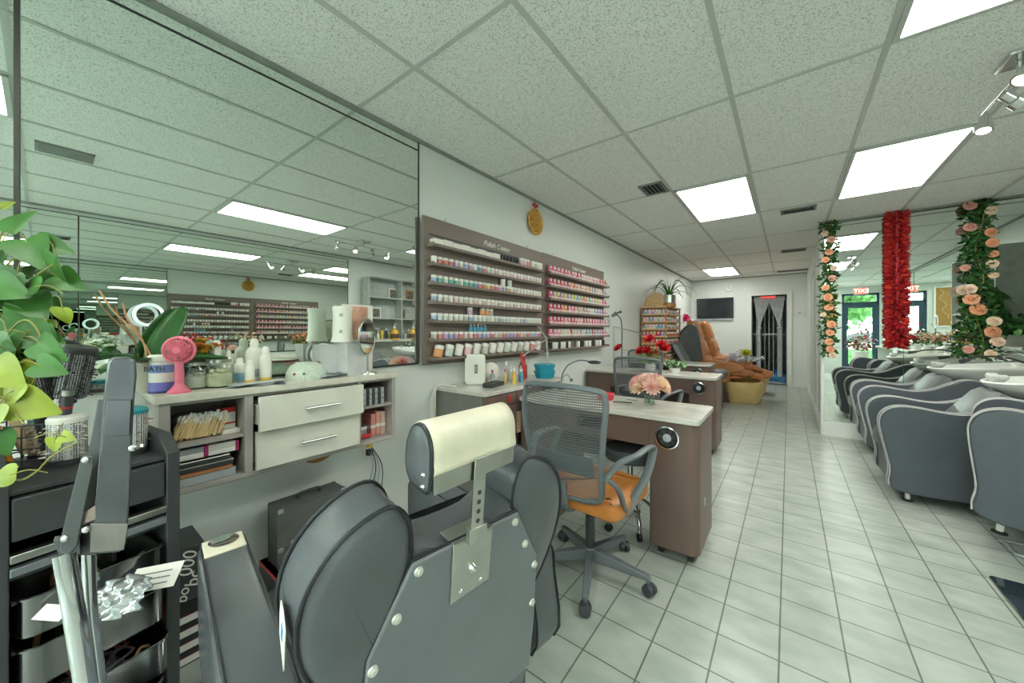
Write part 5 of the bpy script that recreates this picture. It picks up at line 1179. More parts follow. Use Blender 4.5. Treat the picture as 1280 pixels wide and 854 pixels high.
# table two and three items
def redflowers():
    t = thing('red_flower_pot', 'pot of red carnations with green leaves on the second manicure table', 'flowers', (-1.27, 4.28, .783))
    MB().lathe([(.04, 0), (.055, .01), (.06, .09), (.054, .09), (.05, .08), (1e-6, .08)], 22).build('pot', m_ceramic, t)
    s = MB(); fl = MB()
    for (x, y, z) in ((.0, -.02, .36), (-.10, -.03, .22), (-.02, -.05, .23), (.16, 0, .26), (-.36, -.02, .25), (.12, .0, .30), (.02, .02, .2)):
        q = Vector((x, y, z)); s.tube(smooth_line([(0, 0, .08), q*.5+Vector((0, 0, .08)), q], 4), .0025, 5); bloom(fl, q, Vector((x, -.5, .6)), .07, 0, 4, 8)
    for k in range(40):
        p = Vector((rnd.uniform(-.15, .12), rnd.uniform(-.06, .06), rnd.uniform(.09, .24))); heart(s, p, rv()+Vector((0, 0, .3)), rv(), .06, .035)
    s.build('foliage', MT('leaf_spring', '7fa24c', .5, var=.3, scale=12), t); fl.build('blossom', MT('petal_red', 'c6282e', .5), t)
redflowers()
q = thing('green_plant_tub', 'speckled white and green leafy tub at the back of the second manicure table', 'potted plant', (-1.02, 4.36, .783))
MB().lathe([(.05, 0), (.06, .05), (.055, .05), (1e-6, .045)], 20).build('pot', m_ceramic, q)
l_ = MB()
for k in range(160): petal(l_, Vector((rnd.uniform(-.1, .1), rnd.uniform(-.05, .05), rnd.uniform(.05, .12))), rv()+Vector((0, 0, .5)), rv(), .035, .02, k % 2)
l_.build('foliage', [MT('leaf_mint', 'a9c7a0', .5), m_leaf], q)
sl3 = thing('floor_lamp', 'thin black pole lamp with a clamp head standing against the wall', 'lamp', (-1.82, 4.85, 0))
MB().lathe([(.1, 0), (.1, .012), (.012, .02)], 24).build('base', m_black, sl3)
MB().tube(smooth_line([(0, 0, .015), (0, 0, 1.0), (0, 0, 1.32), (-.03, -.02, 1.45), (-.10, -.05, 1.48)], 6), .007, 8).build('pole', m_black, sl3)
MB().cyl((-.12, -.06, 1.455), (-.06, -.03, 1.5), .02, .028, 12).cyl((-.06, -.03, 1.5), (-.0, -.01, 1.52), .012, .02, 12).build('lamp_head', m_grey, sl3)
q = thing('reading_lamp', 'thin silver lamp arm reaching out above the red flowers from a pole by the wall', 'lamp', (-1.86, 4.66, 0)); MB().lathe([(.09, 0), (.09, .012), (.01, .02)], 20).tube([(0, 0, .01), (0, 0, 1.31)], .007, 8).build('pole', m_steel, q); MB().tube([(0, 0, 1.31), (.5, -.38, 1.22)], .006, 8).build('arm', m_steel, q)
# far polish cabinet
pc = thing('polish_cabinet', 'tall wooden shelf tower packed with small bottles in the far corner', 'shelf', (-1.97, 6.15, 0))
W_, D_, H_ = .40, .95, 1.66
c = MB().bb(0, .02, 0, D_, 0, H_).bb(W_-.02, W_, 0, .02, 0, H_).bb(0, .02, 0, .02, 0, H_).bb(W_-.02, W_, D_-.02, D_, 0, H_)
zs = [.55+.122*k for k in range(10)]
c.bb(.02, W_-.06, .06, D_-.02, 0, H_)
c.build('core', m_leather2, pc)
s = MB()
for z in zs: s.bb(0, W_+.01, -.01, D_, z-.012, z)
for z in zs: s.bb(0, W_+.014, -.014, -.008, z-.012, z+.012).bb(W_+.008, W_+.014, -.01, D_, z-.012, z+.012)
s.bb(0, W_+.02, -.02, D_, 0, .43).build('shelf', m_wicker, pc, bevel=.001)
M = Matrix.Translation((W_/2, .12, zs[-1]))
MB().tube([(.19*cos(pi*k/16), 0, .24*sin(pi*k/16)) for k in range(17)], .008, 8, 0, M).prism([(.185*cos(pi*k/16), .235*sin(pi*k/16)) for k in range(17)], 'y', .004, .012, 0, M).build('arched_back', m_wicker, pc)
cols = ['e6e2da', 'dcd3c2', 'e7b4bd', 'c23440', 'e0708f', 'd23f6e', 'b78fbf', '7fa8c4', 'c9c35a']
cols2 = ['dcd3c2', 'dcd3c2', 'e7b4bd', 'dcd3c2', 'e0708f', 'c23440', 'd23f6e']
pal6 = ['dcd3c2', 'e7b4bd', '7fa8c4', 'c23440', 'd23f6e', 'e0708f', 'e58a4a', 'c9c35a']
stock = MB()
for ri, z in enumerate(zs[:-1]):
    pal = (['dcd3c2', 'e7b4bd', '7fa8c4'] if ri > 5 else ['c23440', 'd23f6e', 'e0708f', 'e58a4a', '7fa8c4', 'c9c35a'])
    for k in range(12):
        if ri < 3:
            stock.box((.04+k*.029, .015, z+.024), (.024, .026, .048), pal6.index(rnd.choice(pal))); continue
        c = rnd.choice(pal); put_mesh('polish_bottle', bc[c][(k+ri) % 2], (-1.97+.04+k*.029, 6.165, z), '%s bottle facing the room in the %s row of the wooden tower' % (bn[c], ORD[::-1][min(6, ri)] if ri < 7 else 'upper'), 'polish bottle', 'bottles on the front of the wooden tower')
    for k in range(13):
        stock.box((W_-.02, .06+k*.07, z+.024), (.028, .04, .048), pal6.index(rnd.choice(pal))).box((W_-.02, .06+k*.07, z+.064), (.014, .022, .032), 8)
tag(stock.build('bottle_stock', [MT('lacquer_'+c) for c in pal6]+[m_paper], None, loc=(-1.97, 6.15, 0)), 'dense rows of small bottles along the aisle side of the wooden tower', 'bottles', kind='stuff')
al = thing('spiky_plant', 'spiky plant in a silver pot on top of the wooden shelf tower', 'potted plant', (-1.58, 6.35, zs[-1]))
MB().lathe([(.08, 0), (.085, .07), (.1, .075), (.1, .2), (.09, .2), (.085, .18), (1e-6, .18)], 24).build('pot', m_steel, al); MB().lathe([(.105, 0), (.11, .06), (.09, .065)], 24).build('saucer', m_leather2, al)
l_ = MB()
for k in range(22):
    a = 2*pi*k/22+rnd.uniform(-.2, .2); up = rnd.uniform(.3, 1.6); L = rnd.uniform(.25, .45)
    P = smooth_line([(0, 0, .18), (L*.35*cos(a), L*.35*sin(a), .18+.18*up), (L*.8*cos(a), L*.8*sin(a), .18+.12*up), (L*cos(a), L*sin(a), .18+.02*up-.03)] if k % 2 else [(0, 0, .18), (L*.25*cos(a), L*.25*sin(a), .18+L*.5), (L*.5*cos(a), L*.5*sin(a), .18+L*.8)], 4)
    n = len(P); l_.tube(P, [.018*(1-i/n)+.002 for i in range(n)], 5, flat=.3)
l_.build('foliage', m_leaf, al)
# TV, clock, thermostat
tv = thing('television', 'flat black television mounted on the far wall', 'television', (-1.47, YB, 1.83))
MB().bb(-.40, .40, -.06, -.03, -.25, .25).build('housing', m_blackr, tv, bevel=.004); MB().bb(-.385, .385, -.0625, -.06, -.235, .235).build('screen', MT('tv_screen', '2a2f33', .12), tv); MB().bb(-.1, .1, -.03, 0, -.1, .1).build('wall_bracket', m_black, tv)
MB().bb(-.39, .39, -.058, -.0, -.30, -.27).build('soundbar', m_film, tv)
ck = thing('wall_clock', 'small white round wall clock above the television', 'clock', (-1.17, YB, 2.31))
M = Matrix.Rotation(R(90), 4, 'X')
MB().lathe([(.09, 0), (.09, .03), (.08, .035), (.078, .028), (1e-6, .028)], 30, 0, M).build('case', m_white, ck); MB().bb(-.003, .003, -.031, -.029, 0, .055).bb(0, .035, -.031, -.029, -.003, .003).build('hand', m_grey, ck)
th = thing('thermostat', 'white thermostat box on the far wall right of the doorway', 'thermostat', (.2, YB, 1.66))
MB().bb(-.06, .06, -.03, 0, -.045, .045).build('housing', m_white, th, bevel=.004); MB().bb(-.035, .02, -.0315, -.03, -.01, .025).build('display', m_film, th)
# bead curtains and store room
for s, lab in ((-1, 'white strand curtain tied back on the left of the doorway'), (1, 'white strand curtain tied back on the right of the doorway')):
    q = MB()
    for k in range(26):
        x0 = (-.66+.013*k) if s < 0 else (-.07-.013*k); xm = -.56 if s < 0 else -.16; xj = rnd.uniform(-.025, .025); yy = YB+.06+rnd.uniform(-.02, .02)
        q.tube(smooth_line([(x0, yy, 2.06), (x0*.6+xm*.4, yy+.01, 1.75), (xm+xj, yy, 1.35), (xm+xj*1.2, yy, 1.0), (xm+xj*1.4, yy, .2)], 4), .0035, 4)
    q.tube([(xm+.04*cos(a), YB+.06+.03*sin(a), 1.33) for a in [pi*k/8 for k in range(16)]], .01, 6, closed=True)
    tag(q.build('strand_curtain', MT('curtain_white', 'c9ccd0', .6), None), lab, 'curtain')
ga = thing('security_gate', 'white metal barred gate standing in the dark doorway', 'gate', (-.37, YB+.2, 0))
q = MB()
for k in range(9): q.bb(-.33+.0825*k-.007, -.33+.0825*k+.007, -.008, .008, .04, 2.0)
q.build('bar', MT('gate_grey', 'a5a9ad', .4), ga)
for z in (.04, 1.18, 2.0): MB().bb(-.34, .34, -.012, .012, z-.02, z+.02).build('rail', MT('gate_grey'), ga)
rl2 = tag(MB().bb(-.14, .14, -.02, .02, 0, .05).build('red_glow_bar', MT('reflected_red', 'c4524a', .5, emit='d8463c', estr=.3), None, loc=(-.38, YB+.03, 2.02)), 'small added red glow bar for the reflected sign at the top of the doorway', 'reflected glow')  # made-up glowing bar imitating the red reflection of an exit sign
wj = thing('water_jug', 'blue translucent water jug on its side by the doorway floor', 'jug', (-.2, YB+.30, 0))
def jug(t, M):
    MB().lathe([(.11, 0), (.13, .01), (.13, .1), (.122, .11), (.13, .12), (.13, .25), (.1, .31), (.03, .34), (.03, .38)], 24, 0, M).build('body', MT('jug_blue', '3f8fc4', .2, trans=.3), t); MB().lathe([(.034, .375), (.034, .4), (1e-6, .402)], 16, 0, M).build('cap', MT('cap_blue', '2b62a8', .4), t)
jug(wj, Matrix.Translation((0, 0, .132)) @ Matrix.Rotation(R(-80), 4, 'Y') @ Matrix.Translation((0, 0, -.15)))
wj2 = thing('water_jug', 'blue water jug standing upright behind the lying one', 'jug', (-.2, YB+.62, 0)); jug(wj2, Matrix.Identity(4))

# ------------------------------------------------------------------ pedicure chairs
def pedi(label, y, z):
    t = thing('pedicure_chair', label, 'pedicure chair', (-1.0, y, 0))     # faces +x
    MB().bb(-.35, .2, -.33, .33, 0, .33).build('plinth', m_brownd, t, bevel=.02)
    L = R(-17)
    Mb = Matrix.Translation((-.16, 0, .50)) @ Matrix.Rotation(L, 4, 'Y')
    MB().pillow(rrect(.54, 1.02, .12, 5, 0, .51), 'x', [(-.10, .04), (-.08, .005), (0, 0), (.03, .03)], 0, Mb).build('backrest_shell', m_leather2, t)
    for k, zc in enumerate((.16, .45, .78)):
        MB().pillow(rrect(.50 if k < 2 else .40, .27 if k < 2 else .30, .04, 4, 0, zc), 'x', [(.02, .0), (.045, .006), (.055, .03)], 0, Mb).build('back_cushion', MT('leather_bright', 'c07a48', .4, var=.15, scale=9), t)
    MB().pillow(rrect(.60, .5, .09, 5, .05, 0), 'z', [(.40, .03), (.42, 0), (.52, 0), (.55, .05)]).build('seat', MT('leather_bright'), t)
    for s in (-1, 1):
        MB().pillow(smooth_poly([(-.25, .35), (-.28, .68), (-.1, .74), (.2, .70), (.36, .66), (.38, .58), (.2, .5), (.15, .35)], 4), 'y', [(s*.32-.06, .02), (s*.32-.04, 0), (s*.32+.04, 0), (s*.32+.06, .02)]).build('armrest', m_leather2, t)
    MB().pillow(smooth_poly([(.1, -.25), (.42, -.22), (.5, 0), (.42, .22), (.1, .25)], 4), 'z', [(.52, .03), (.54, 0), (.60, 0), (.62, .04)], 0, Matrix.Translation((0, 0, -.06))).build('leg_cushion', m_leather2, t)
    b = smooth_poly([(.12, -.33), (.45, -.36), (.62, -.24), (.66, 0), (.62, .24), (.45, .36), (.12, .33)], 5)
    MB().pillow(b, 'z', [(0, .06), (.02, .04), (.30, .0), (.36, .01), (.37, .05), (.22, .09)]).build('foot_tub', m_tan, t)
    return t
p1_ = pedi('caramel leather pedicure chair with a tan foot tub, nearer of the two', 7.65, 0)
dup(p1_, (-.98, 8.75, 0), R(0), 'caramel leather pedicure chair, farther of the two near the television')
fp_ = thing('folded_cushions', 'brown leather footrest cushions piled on the tan foot tub', 'cushions', (-.52, 7.80, .42))
for k, (x, y, z, a, bb_) in enumerate(((.0, .0, .05, .5, .2), (.12, .3, .06, -.4, .3), (-.02, .15, .13, .9, -.2))):
    MB().pillow(rrect(.34, .26, .09, 5), 'z', [(-.05, .04), (-.03, 0), (.02, 0), (.05, .05)], 0, Matrix.Translation((x, y, z)) @ Euler((bb_, .25, a)).to_matrix().to_4x4()).build('cushion', m_leather2 if k else MT('leather_bright'), fp_)
pl_ = MB()
for k in range(60):
    c = Vector((rnd.gauss(0, .14), rnd.gauss(0, .24), .03+abs(rnd.gauss(0, .08)))); r = rnd.uniform(.03, .09)
    pl_.tube(smooth_line([c+Vector((r*cos(a+k), r*sin(a+k)*1.2, .03*sin(a*2+k))) for a in range(4)], 3), .008, 5, k % 3)
tag(pl_.build('plastic_liners', [MT('liner_white', 'd5dbe2', .3), m_film, MT('liner_blue', '7f96b5', .35)], None, loc=(-.66, 7.95, .66)), 'heap of crumpled white and blue plastic liners on the nearer foot tub', 'plastic heap', kind='stuff')
q = MB(); bloom(q, (0, 0, 0), (.3, -1, .6), .09, 0, 4, 8); tag(q.build('yellow_flower', MT('petal_lime', 'd2cf3f', .5), None, loc=(-.62, 7.8, .84)), 'yellow artificial flower on the heap of plastic liners', 'flower')
q = MB(); bloom(q, (.03, 0, 0), (.5, -1, .3), .11, 0, 4, 8); q.cyl((-.01, 0, 0), (.03, 0, 0), .01); tag(q.build('pink_flower', MT('petal_magenta', 'd84f86', .5), None, loc=(XL+.012, 9.4, 1.56)), 'pink flower fixed to the left wall beyond the far pedicure chair', 'flower')
q = MB().pillow(smooth_poly([(-.2, 0), (-.24, .35), (-.1, .62), (.1, .66), (.2, .3), (.18, 0)], 4), 'x', [(-.03, .03), (0, 0), (.05, .03)]).build('draped_cover', MT('cover_black', '56595c', .22, bump=1.0, bscale=14), None, loc=(-1.42, 7.13, .70), rz=R(-60)); tag(q, 'dark shiny plastic cover draped upright beside the orange chair', 'cover')
q = thing('grey_recliner', 'grey padded recliner back beside the shelf tower', 'recliner', (-1.15, 6.6, 0), rz=R(0))
MB().pillow(rrect(.46, .5, .06, 4, 0, .25), 'x', [(-.04, .02), (-.02, 0), (.03, .02)], 0, Matrix.Translation((-.15, 0, .62)) @ Matrix.Rotation(R(-28), 4, 'Y')).build('backrest', m_grey, q)
MB().pillow(rrect(.5, .46, .06, 4, .12, 0), 'z', [(.50, .02), (.53, 0), (.60, 0), (.63, .04)]).build('seat', m_grey, q); MB().bb(-.1, .3, -.18, .18, 0, .5).build('base', m_black, q, bevel=.01)

# ------------------------------------------------------------------ shampoo chairs with basins
CHW = .60
m_slate = MT('slate_fabric', '596068', .45, var=.06, bump=.15, bscale=200)
def shampoo_chair(label, loc, rz=0, rot=None):
    t = thing('shampoo_chair', label, 'shampoo chair', loc, rz=rz, rot=rot)       # x=0 front bottom, faces -x; y from 0 (near arm) to CHW
    prof = [(0, .075), (-.03, .25), (-.075, .48), (-.085, .585), (-.055, .655), (.01, .692), (.1, .695), (.22, .676), (.32, .672), (.42, .698), (.52, .755), (.61, .798), (.69, .795), (.76, .74), (.80, .62), (.80, .35), (.78, .10), (.40, .075)]
    P = smooth_poly(prof, 4)
    for y0 in (0, CHW-.075):
        a = MB().pillow(P, 'y', [(y0, .012), (y0+.008, .002), (y0+.02, 0), (y0+.055, 0), (y0+.067, .002), (y0+.075, .012)]).build('side_panel', m_slate, t)
        for yy in (y0+.004, y0+.071):
            pts = [(p[0], yy, p[1]) for p in P if not (p[0] > .78 or p[1] < .078)]
            i0 = 0; MB().tube(pts, .0042, 7).build('piping', MT('piping_pale', 'c9c7c6', .4), a)
    MB().pillow(rrect(.52, CHW-.16, .05, 4, .2, CHW/2), 'z', [(.33, .01), (.345, 0), (.42, 0), (.45, .012), (.462, .05)]).build('seat', m_slate, t)
    MB().bb(-.02, .7, .075, CHW-.075, .09, .33).build('seat_box', m_slate, t, bevel=.01)
    MB().pillow(rrect(CHW-.165, .42, .07, 5, 0, .21), 'x', [(-.10, .05), (-.08, .008), (-.02, 0), (0, .02)], 0, Matrix.Translation((.34, CHW/2, .45)) @ Matrix.Rotation(R(36), 4, 'Y')).build('backrest', MT('grey_vinyl', '6f7375', .42, var=.08, bump=.3, bscale=60), t)
    for (x, y) in ((.07, .06), (.07, CHW-.06), (.7, .06), (.7, CHW-.06)):
        f = MB().cyl((x, y, .012), (x, y, .095), .014, None, 14).build('foot', m_paper, t); MB().lathe([(.03, 0), (.03, .008), (.016, .014)], 16, 0, Matrix.Translation((x, y, 0))).build('foot_pad', m_blackr, f)
    return t
scB = shampoo_chair('grey shampoo chair with pale piping, middle of the row, side panel in full view', (.625, 3.82, 0))
dup(scB, (.655, 5.09, 0), 0, 'grey shampoo chair standing against the partition mirror')
dup(scB, (.845, 3.2, .13), None, 'grey shampoo chair cut by the right edge of the photo').rotation_euler = (0, R(5), R(-16))
rs = thing('lift_base', 'steel lift base carrying the nearest shampoo chair', 'chair base', (1.33, 3.38, 0))
MB().lathe([(.2, 0), (.2, .012), (.05, .03), (.05, .142)], 28).build('pump', m_steel, rs)
def basin(label, loc):
    t = thing('shampoo_basin', label, 'basin', loc)
    # rim outline in plan, front tip towards -x
    rim = smooth_poly([(0, -.10), (-.0, .10), (.14, .235), (.36, .27), (.6, .25), (.68, .12), (.68, -.12), (.6, -.25), (.36, -.27), (.14, -.235)], 5)
    def ring(ins, z0, sl): 
        c = Vector((.38, 0)); return [(c.x+(p[0]-c.x)*ins, c.y+(p[1]-c.y)*ins, z0+sl*(p[0])) for p in rim]
    R_ = [ring(.35, -.16, .0), ring(.6, -.13, .02), ring(.86, -.05, .06), ring(.985, -.012, .09), ring(1.0, .004, .10), ring(.985, .014, .10), ring(.93, .012, .10), ring(.88, -.01, .09), ring(.75, -.08, .03), ring(.45, -.115, 0), ring(.1, -.12, 0)]
    n = len(rim); vs = [p for r in R_ for p in r]; fs = [(j*n+i, j*n+(i+1) % n, (j+1)*n+(i+1) % n, (j+1)*n+i) for j in range(len(R_)-1) for i in range(n)]+[tuple(range(n-1, -1, -1)), tuple((len(R_)-1)*n+i for i in range(n))]
    MB().add(vs, fs).build('bowl', m_ceramic, t)
    MB().lathe([(.11, -.88), (.12, -.86), (.10, -.4), (.13, -.17)], 24, 0, Matrix.Translation((.40, 0, 0))).build('pedestal', m_ceramic, t)
    MB().pillow(smooth_poly([(-.09, .0), (-.08, .035), (0, .02), (.08, .035), (.09, .0), (0, -.025)], 4), 'x', [(.02, .01), (.03, 0), (.07, 0), (.08, .01)], 0, Matrix.Translation((0, 0, .03))).build('neck_rest', MT('rest_grey', 'c4c8c6', .4), t)
    MB().tube(smooth_line([(.60, .06, .07), (.60, .06, .14), (.54, .05, .17), (.46, .03, .13)], 5), .011, 10).cyl((.6, -.05, .06), (.6, -.05, .11), .016, .012, 14).build('tap', m_chrome, t)
    MB().tube(smooth_line([(.62, .12, .07), (.5, .16, .12), (.34, .14, .12), (.26, .05, .09)], 5), .009, 8).cyl((.26, .05, .09), (.20, .0, .075), .014, .022, 14).build('hand_shower', m_black, t)
    return t
bsn = basin('white shampoo basin behind the middle shampoo chair, at the right edge of the photo', (1.12, 4.12, .905))
bsn.location.z = .88; dup(bsn, (1.12, 5.39, .88), 0, 'white shampoo basin next to the partition mirror under the rose garland')
# floor plate and rail on the right
gp = tag(MB().prism(rrect(.6, .52, .02, 3), 'z', 0, .012).build('glass_mat', MT('dark_glass', '26323a', .04, spec=.8), None, loc=(1.10, 2.66, 0), bevel=.002), 'dark glossy glass plate on the floor at the right edge', 'floor plate')
rr2 = tag(MB().tube(smooth_line([(.0, .0, .02), (.02, .03, .02), (.42, .03, .02)], 4)+[Vector((.42, -.17, .02)), Vector((.05, -.17, .02)), Vector((0, -.14, .02))], .010, 8, closed=True).build('foot_rail', MT('rail_pale', 'c8ccd0', .25, .6), None, loc=(1.0, 3.42, -.008)), 'pale metal foot rail on the floor beside the nearest shampoo chair', 'foot rail')

# ------------------------------------------------------------------ garlands on the partition
def rose_garland(label, x, z0, w, roses, y=YP-.055, dense=1.0, spread=0):
    t = thing('rose_garland', label, 'garland', (x, y, 0))
    l_ = MB(); H = CEIL-z0; n = int(330*dense*H)
    MB().tube(smooth_line([(w*.3*sin(k*1.3), 0, CEIL-.01-k*H/12) for k in range(13)], 3), .006, 6).build('vine', m_stem, t)
    for k in range(n):
        z = CEIL-.01-rnd.random()*H; ww = w*(1+spread*max(0, (z0+.55-z)/.55)) if spread else w
        petal(l_, Vector((rnd.uniform(-ww, ww), rnd.uniform(-.03, .035), z)), Vector((rnd.uniform(-1, 1), rnd.uniform(-1, .4), rnd.uniform(-1, .6))), rv(), .05, .024, k % 3 == 0)
    l_.build('foliage', [m_leafd, m_leaf], t)
    for (dx, z, c, r) in roses:
        q = MB(); rose(q, (dx, -.035, z), (rnd.uniform(-.3, .3), -1, rnd.uniform(0, .4)), r*.84, 0); q.build('rose', MT(['rose_peach', 'rose_cream', 'rose_pink'][c], ['e6a67f', 'e8cdb4', 'dfa898'][c], .6, var=.15, scale=40), t)
    return t
def zz(v, d=4.1): return CZ+(HOR-v)/FPX*d
R1 = [(-.035, 295, 1, .045), (.02, 303, 2, .05), (-.0, 318, 0, .05), (-.03, 327, 0, .045), (.04, 338, 1, .04), (.03, 350, 2, .045), (-.03, 361, 0, .045), (-.01, 373, 0, .055), (0, 385, 0, .055), (-.05, 394, 1, .035), (.02, 406, 0, .055), (.01, 416, 0, .05), (0, 427, 0, .05), (.01, 436, 0, .05), (.03, 443, 1, .045)]
rose_garland('narrow garland of peach roses at the left edge of the partition mirror', .375, zz(447), .075, [(a, zz(v, 4.35), c, r) for a, v, c, r in R1])
R3 = [(-.07, 256, 2, .06), (.06, 265, 1, .05), (-.07, 283, 2, .06), (.06, 292, 0, .055), (.07, 305, 0, .055), (.075, 319, 0, .045), (.07, 331, 1, .05), (-.10, 334, 2, .045), (.075, 345, 1, .045), (-.12, 362, 1, .06), (-.07, 361, 1, .06), (-.06, 374, 0, .07), (-.02, 387, 0, .075), (.08, 402, 1, .06), (.07, 415, 0, .07), (.10, 427, 1, .06), (-.08, 437, 2, .05), (.06, 442, 1, .05)]
rose_garland('leafy green garland of peach roses at the right, widening at the bottom', 1.50, zz(446, 3.6), .085, [(a, zz(v, 3.55), c, r) for a, v, c, r in R3], dense=1.7, spread=1.0)
rg_ = thing('red_garland', 'thick red flower garland hanging on the partition mirror between the two rose garlands', 'garland', (.935, YP-.06, 0))
for mi in (0,):
    l_ = MB(); z0 = zz(432, 3.9); H = CEIL-z0
    for k in range(2300):
        z = CEIL-.02-rnd.random()*H; a = rnd.uniform(0, 2*pi); d = Vector((cos(a), sin(a)*.5, rnd.uniform(-.5, .6)))
        petal(l_, Vector((.05*cos(a), .02*sin(a), z)), d, rv(), .055, .02, k % 3, .1, 2)
    l_.build('petals', [MT('petal_scarlet', 'c22630', .5), MT('petal_crimson', '9e1c2a', .5), MT('petal_coral', 'd8432f', .5)], rg_)
MB().cyl((0, 0, z0), (0, 0, CEIL), .02).build('core', MT('petal_crimson'), rg_)

# ------------------------------------------------------------------ right-hand wall: ledge, hutch, stations
lg = thing('side_counter', 'grey-white counter ledge along the right wall under the open shelving', 'counter', (XR-.03, 3.28, 0))
MB().bb(-.26, 0, 0, 2.3, 1.06, 1.09).build('worktop', m_counter, lg, bevel=.003); MB().bb(-.02, 0, 0, 2.3, .2, 1.06).bb(-.24, -.02, 0, .02, .2, 1.06).bb(-.24, -.02, 2.28, 2.3, .2, 1.06).build('support_panel', m_white, lg)
hu = thing('open_hutch', 'grey open shelving hutch with cubbies standing on the side counter', 'shelving', (XR-.03, 3.5, 1.091))
q = MB(); 
for y in (0, .68, 1.36): q.bb(-.22, 0, y-.012, y+.012, .0, 1.13)
for z in (.0, .38, .76, 1.12): q.bb(-.22, 0, .012, 1.348, z, z+.02)
q.bb(-.012, 0, 0, 1.36, 0, 1.14); q.build('carcass', MT('hutch_grey', 'aab0ad', .5), hu, bevel=.002)
def pump(loc, lab):
    t = thing('gallon_jug', lab, 'jug', loc)
    MB().lathe([(.07, 0), (.078, .01), (.078, .13), (.055, .18), (.022, .2), (.022, .22)], 24).build('jug_body', MT('amber_soap', 'd9a23a', .15), t); MB().lathe([(.0785, .03), (.0785, .11)], 24).build('label', MT('label_brown', '5a463c', .5), t)
    MB().lathe([(.028, .215), (.03, .24), (.012, .25), (.008, .3)], 18).tube([(0, 0, .3), (-.03, 0, .305), (-.06, 0, .29)], .007, 8).build('pump_head', m_paper, t)
pump((XR-.17, 3.38, 1.09), 'amber gallon jug with white pump seen mirrored, nearer one'); pump((XR-.27, 4.0, 1.09), 'amber gallon jug with white pump on the side counter below the hutch'); pump((XR-.27, 4.42, 1.09), 'amber gallon jug with white pump farther along the side counter')
for k in range(14):
    y = 3.58+k*.085; h = rnd.uniform(.1, .2); c = rnd.choice([m_paper, m_film, m_mag, m_black, yel, m_off]); t = thing('hair_product', ['white', 'grey', 'dark red', 'black', 'yellow', 'cream'][[m_paper, m_film, m_mag, m_black, yel, m_off].index(c)]+' hair product bottle in the row on the side counter', 'bottle', (XR-.12, y, 1.112), group='hair products on the side counter')
    MB().lathe([(.025, 0), (.028, .006), (.028, h*.7), (.012, h*.8)], 14).build('body', c, t); MB().lathe([(.013, h*.8), (.012, h)], 12).build('cap', m_black if k % 2 else m_paper, t)
for (y, z, c) in ((3.75, 1.49, m_paper), (4.3, 1.49, m_leather2), (4.5, 1.87, MT('frame_orange', 'c97a4a', .5)), (4.1, 1.87, m_paper), (3.7, 1.112, m_paper)):
    t = thing('framed_photo', {1.49: 'framed picture on the middle shelf of the hutch', 1.87: 'framed picture on the upper shelf of the hutch', 1.112: 'framed picture at the bottom of the hutch'}[z]+(' at its near end' if y < 3.8 else ' in its middle' if y < 4.2 else ' at its far end' if y < 4.4 else ' in the corner'), 'picture', (XR-.06, y, z))
    MB().bb(-.01, .01, -.09, .09, 0, .2).build('frame', c, t, bevel=.002); MB().bb(-.012, -.01, -.07, .07, .02, .18).build('print', MT('print_dark', '6b6a60', .5, var=.5, scale=20), t)
lp_ = thing('leafy_plant', 'bushy green leafy plant in a planter on the side counter', 'potted plant', (XR-.27, 5.12, 1.091))
MB().bb(-.08, .08, -.2, .2, 0, .12).build('planter', m_white, lp_, bevel=.004); l_ = MB()
for k in range(240): heart(l_, Vector((rnd.gauss(0, .07), rnd.gauss(0, .17), .12+abs(rnd.gauss(0, .1)))), rv()+Vector((0, 0, .2)), rv(), .07, .055, k % 2)
l_.build('foliage', [m_leaf, m_leafd], lp_)
tall = MB()
for k in range(9):
    P = smooth_line([(0, 0, .1), (rnd.uniform(-.1, 0), rnd.uniform(-.1, .1), .5), (rnd.uniform(-.15, 0), rnd.uniform(-.35, .3), .6)], 4); tall.tube(P, .005, 5)
    for p in P[2:]: heart(tall, p, rv(), rv(), .09, .06)
tall.build('tall_stem', m_leaf, lp_)
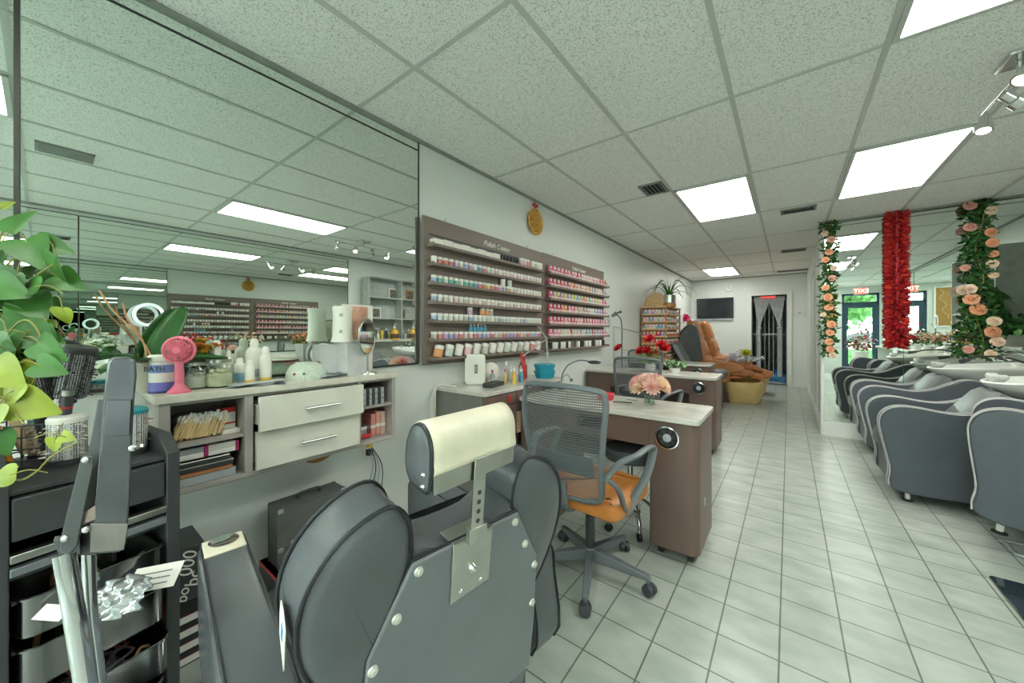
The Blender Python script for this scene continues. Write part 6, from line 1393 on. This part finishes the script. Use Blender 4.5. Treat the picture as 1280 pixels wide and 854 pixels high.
# styling counter nearer the front
stn = thing('styling_counter', 'white styling counter under the right-hand mirror', 'counter', (XR-.03, -1.5, 0))
MB().bb(-.32, 0, 0, 4.3, .86, .89).build('worktop', m_counter, stn, bevel=.003); MB().bb(-.28, -.02, .05, .07, 0, .86).bb(-.28, -.02, 4.2, 4.22, 0, .86).bb(-.28, -.02, 2.1, 2.12, 0, .86).build('support_panel', m_white, stn)
rl_ = thing('ring_light', 'white ring light on a stand seen in the left mirror', 'ring light', (XR-.2, .75, .89))
M = Matrix.Translation((0, 0, .55)) @ Matrix.Rotation(R(90), 4, 'Y')
MB().tube([(.12*cos(a*pi/16), .12*sin(a*pi/16), 0) for a in range(32)], .018, 8, 0, M, closed=True, flat=.6).build('ring', MT('ring_white', 'e9edf2', .3, emit='eef2ff', estr=.15), rl_)
MB().cyl((0, 0, .01), (0, 0, .43), .007).lathe([(.06, 0), (.06, .01), (.01, .015)], 20).build('stand', m_black, rl_)
for k in range(5):
    t = thing('flower_arrangement', ['white flower bunch nearest the shop front', 'white and green flower bunch beside the ring light', 'red flower bunch on the styling counter', 'cream flower bunch on the styling counter', 'orange flower bunch at the end of the styling counter'][k], 'flowers', (XR-.14, [-.5, .45, 1.2, 1.8, 2.5][k], .89))
    MB().lathe([(.04, 0), (.05, .08), (.03, .12)], 16).build('vase', m_ceramic, t); l_ = MB(); fl = MB()
    for j in range(24):
        d = Vector((rnd.uniform(-.7, .3), rnd.uniform(-.8, .8), 1)).normalized(); q = Vector((0, 0, .1))+d*rnd.uniform(.08, .24); l_.tube([Vector((0, 0, .1)), q], .002, 4); bloom(fl, q, d, .028, 0, 2, 6); petal(l_, q*.8, rv(), rv(), .05, .02)
    l_.build('stem', m_leaf, t); fl.build('blossom', [MT('petal_white'), MT('petal_white'), MT('petal_red'), MT('rose_cream'), MT('rose_peach')][k], t)
pf = thing('flowering_pot', 'pink-red and white flowering plant on the ledge in the partition mirror', 'potted plant', (1.55, -2.2, .0))
MB().lathe([(.12, 0), (.15, .02), (.17, .7), (.15, .7), (1e-6, .68)], 20).build('pot', m_white, pf); l_ = MB()
for k in range(260): petal(l_, Vector((rnd.gauss(0, .12), rnd.gauss(0, .12), .75+abs(rnd.gauss(0, .22)))), rv(), rv(), .09, .05, k % 3)
l_.build('foliage', [MT('petal_magenta2', 'b83350', .5), m_leaf, m_paper], pf)
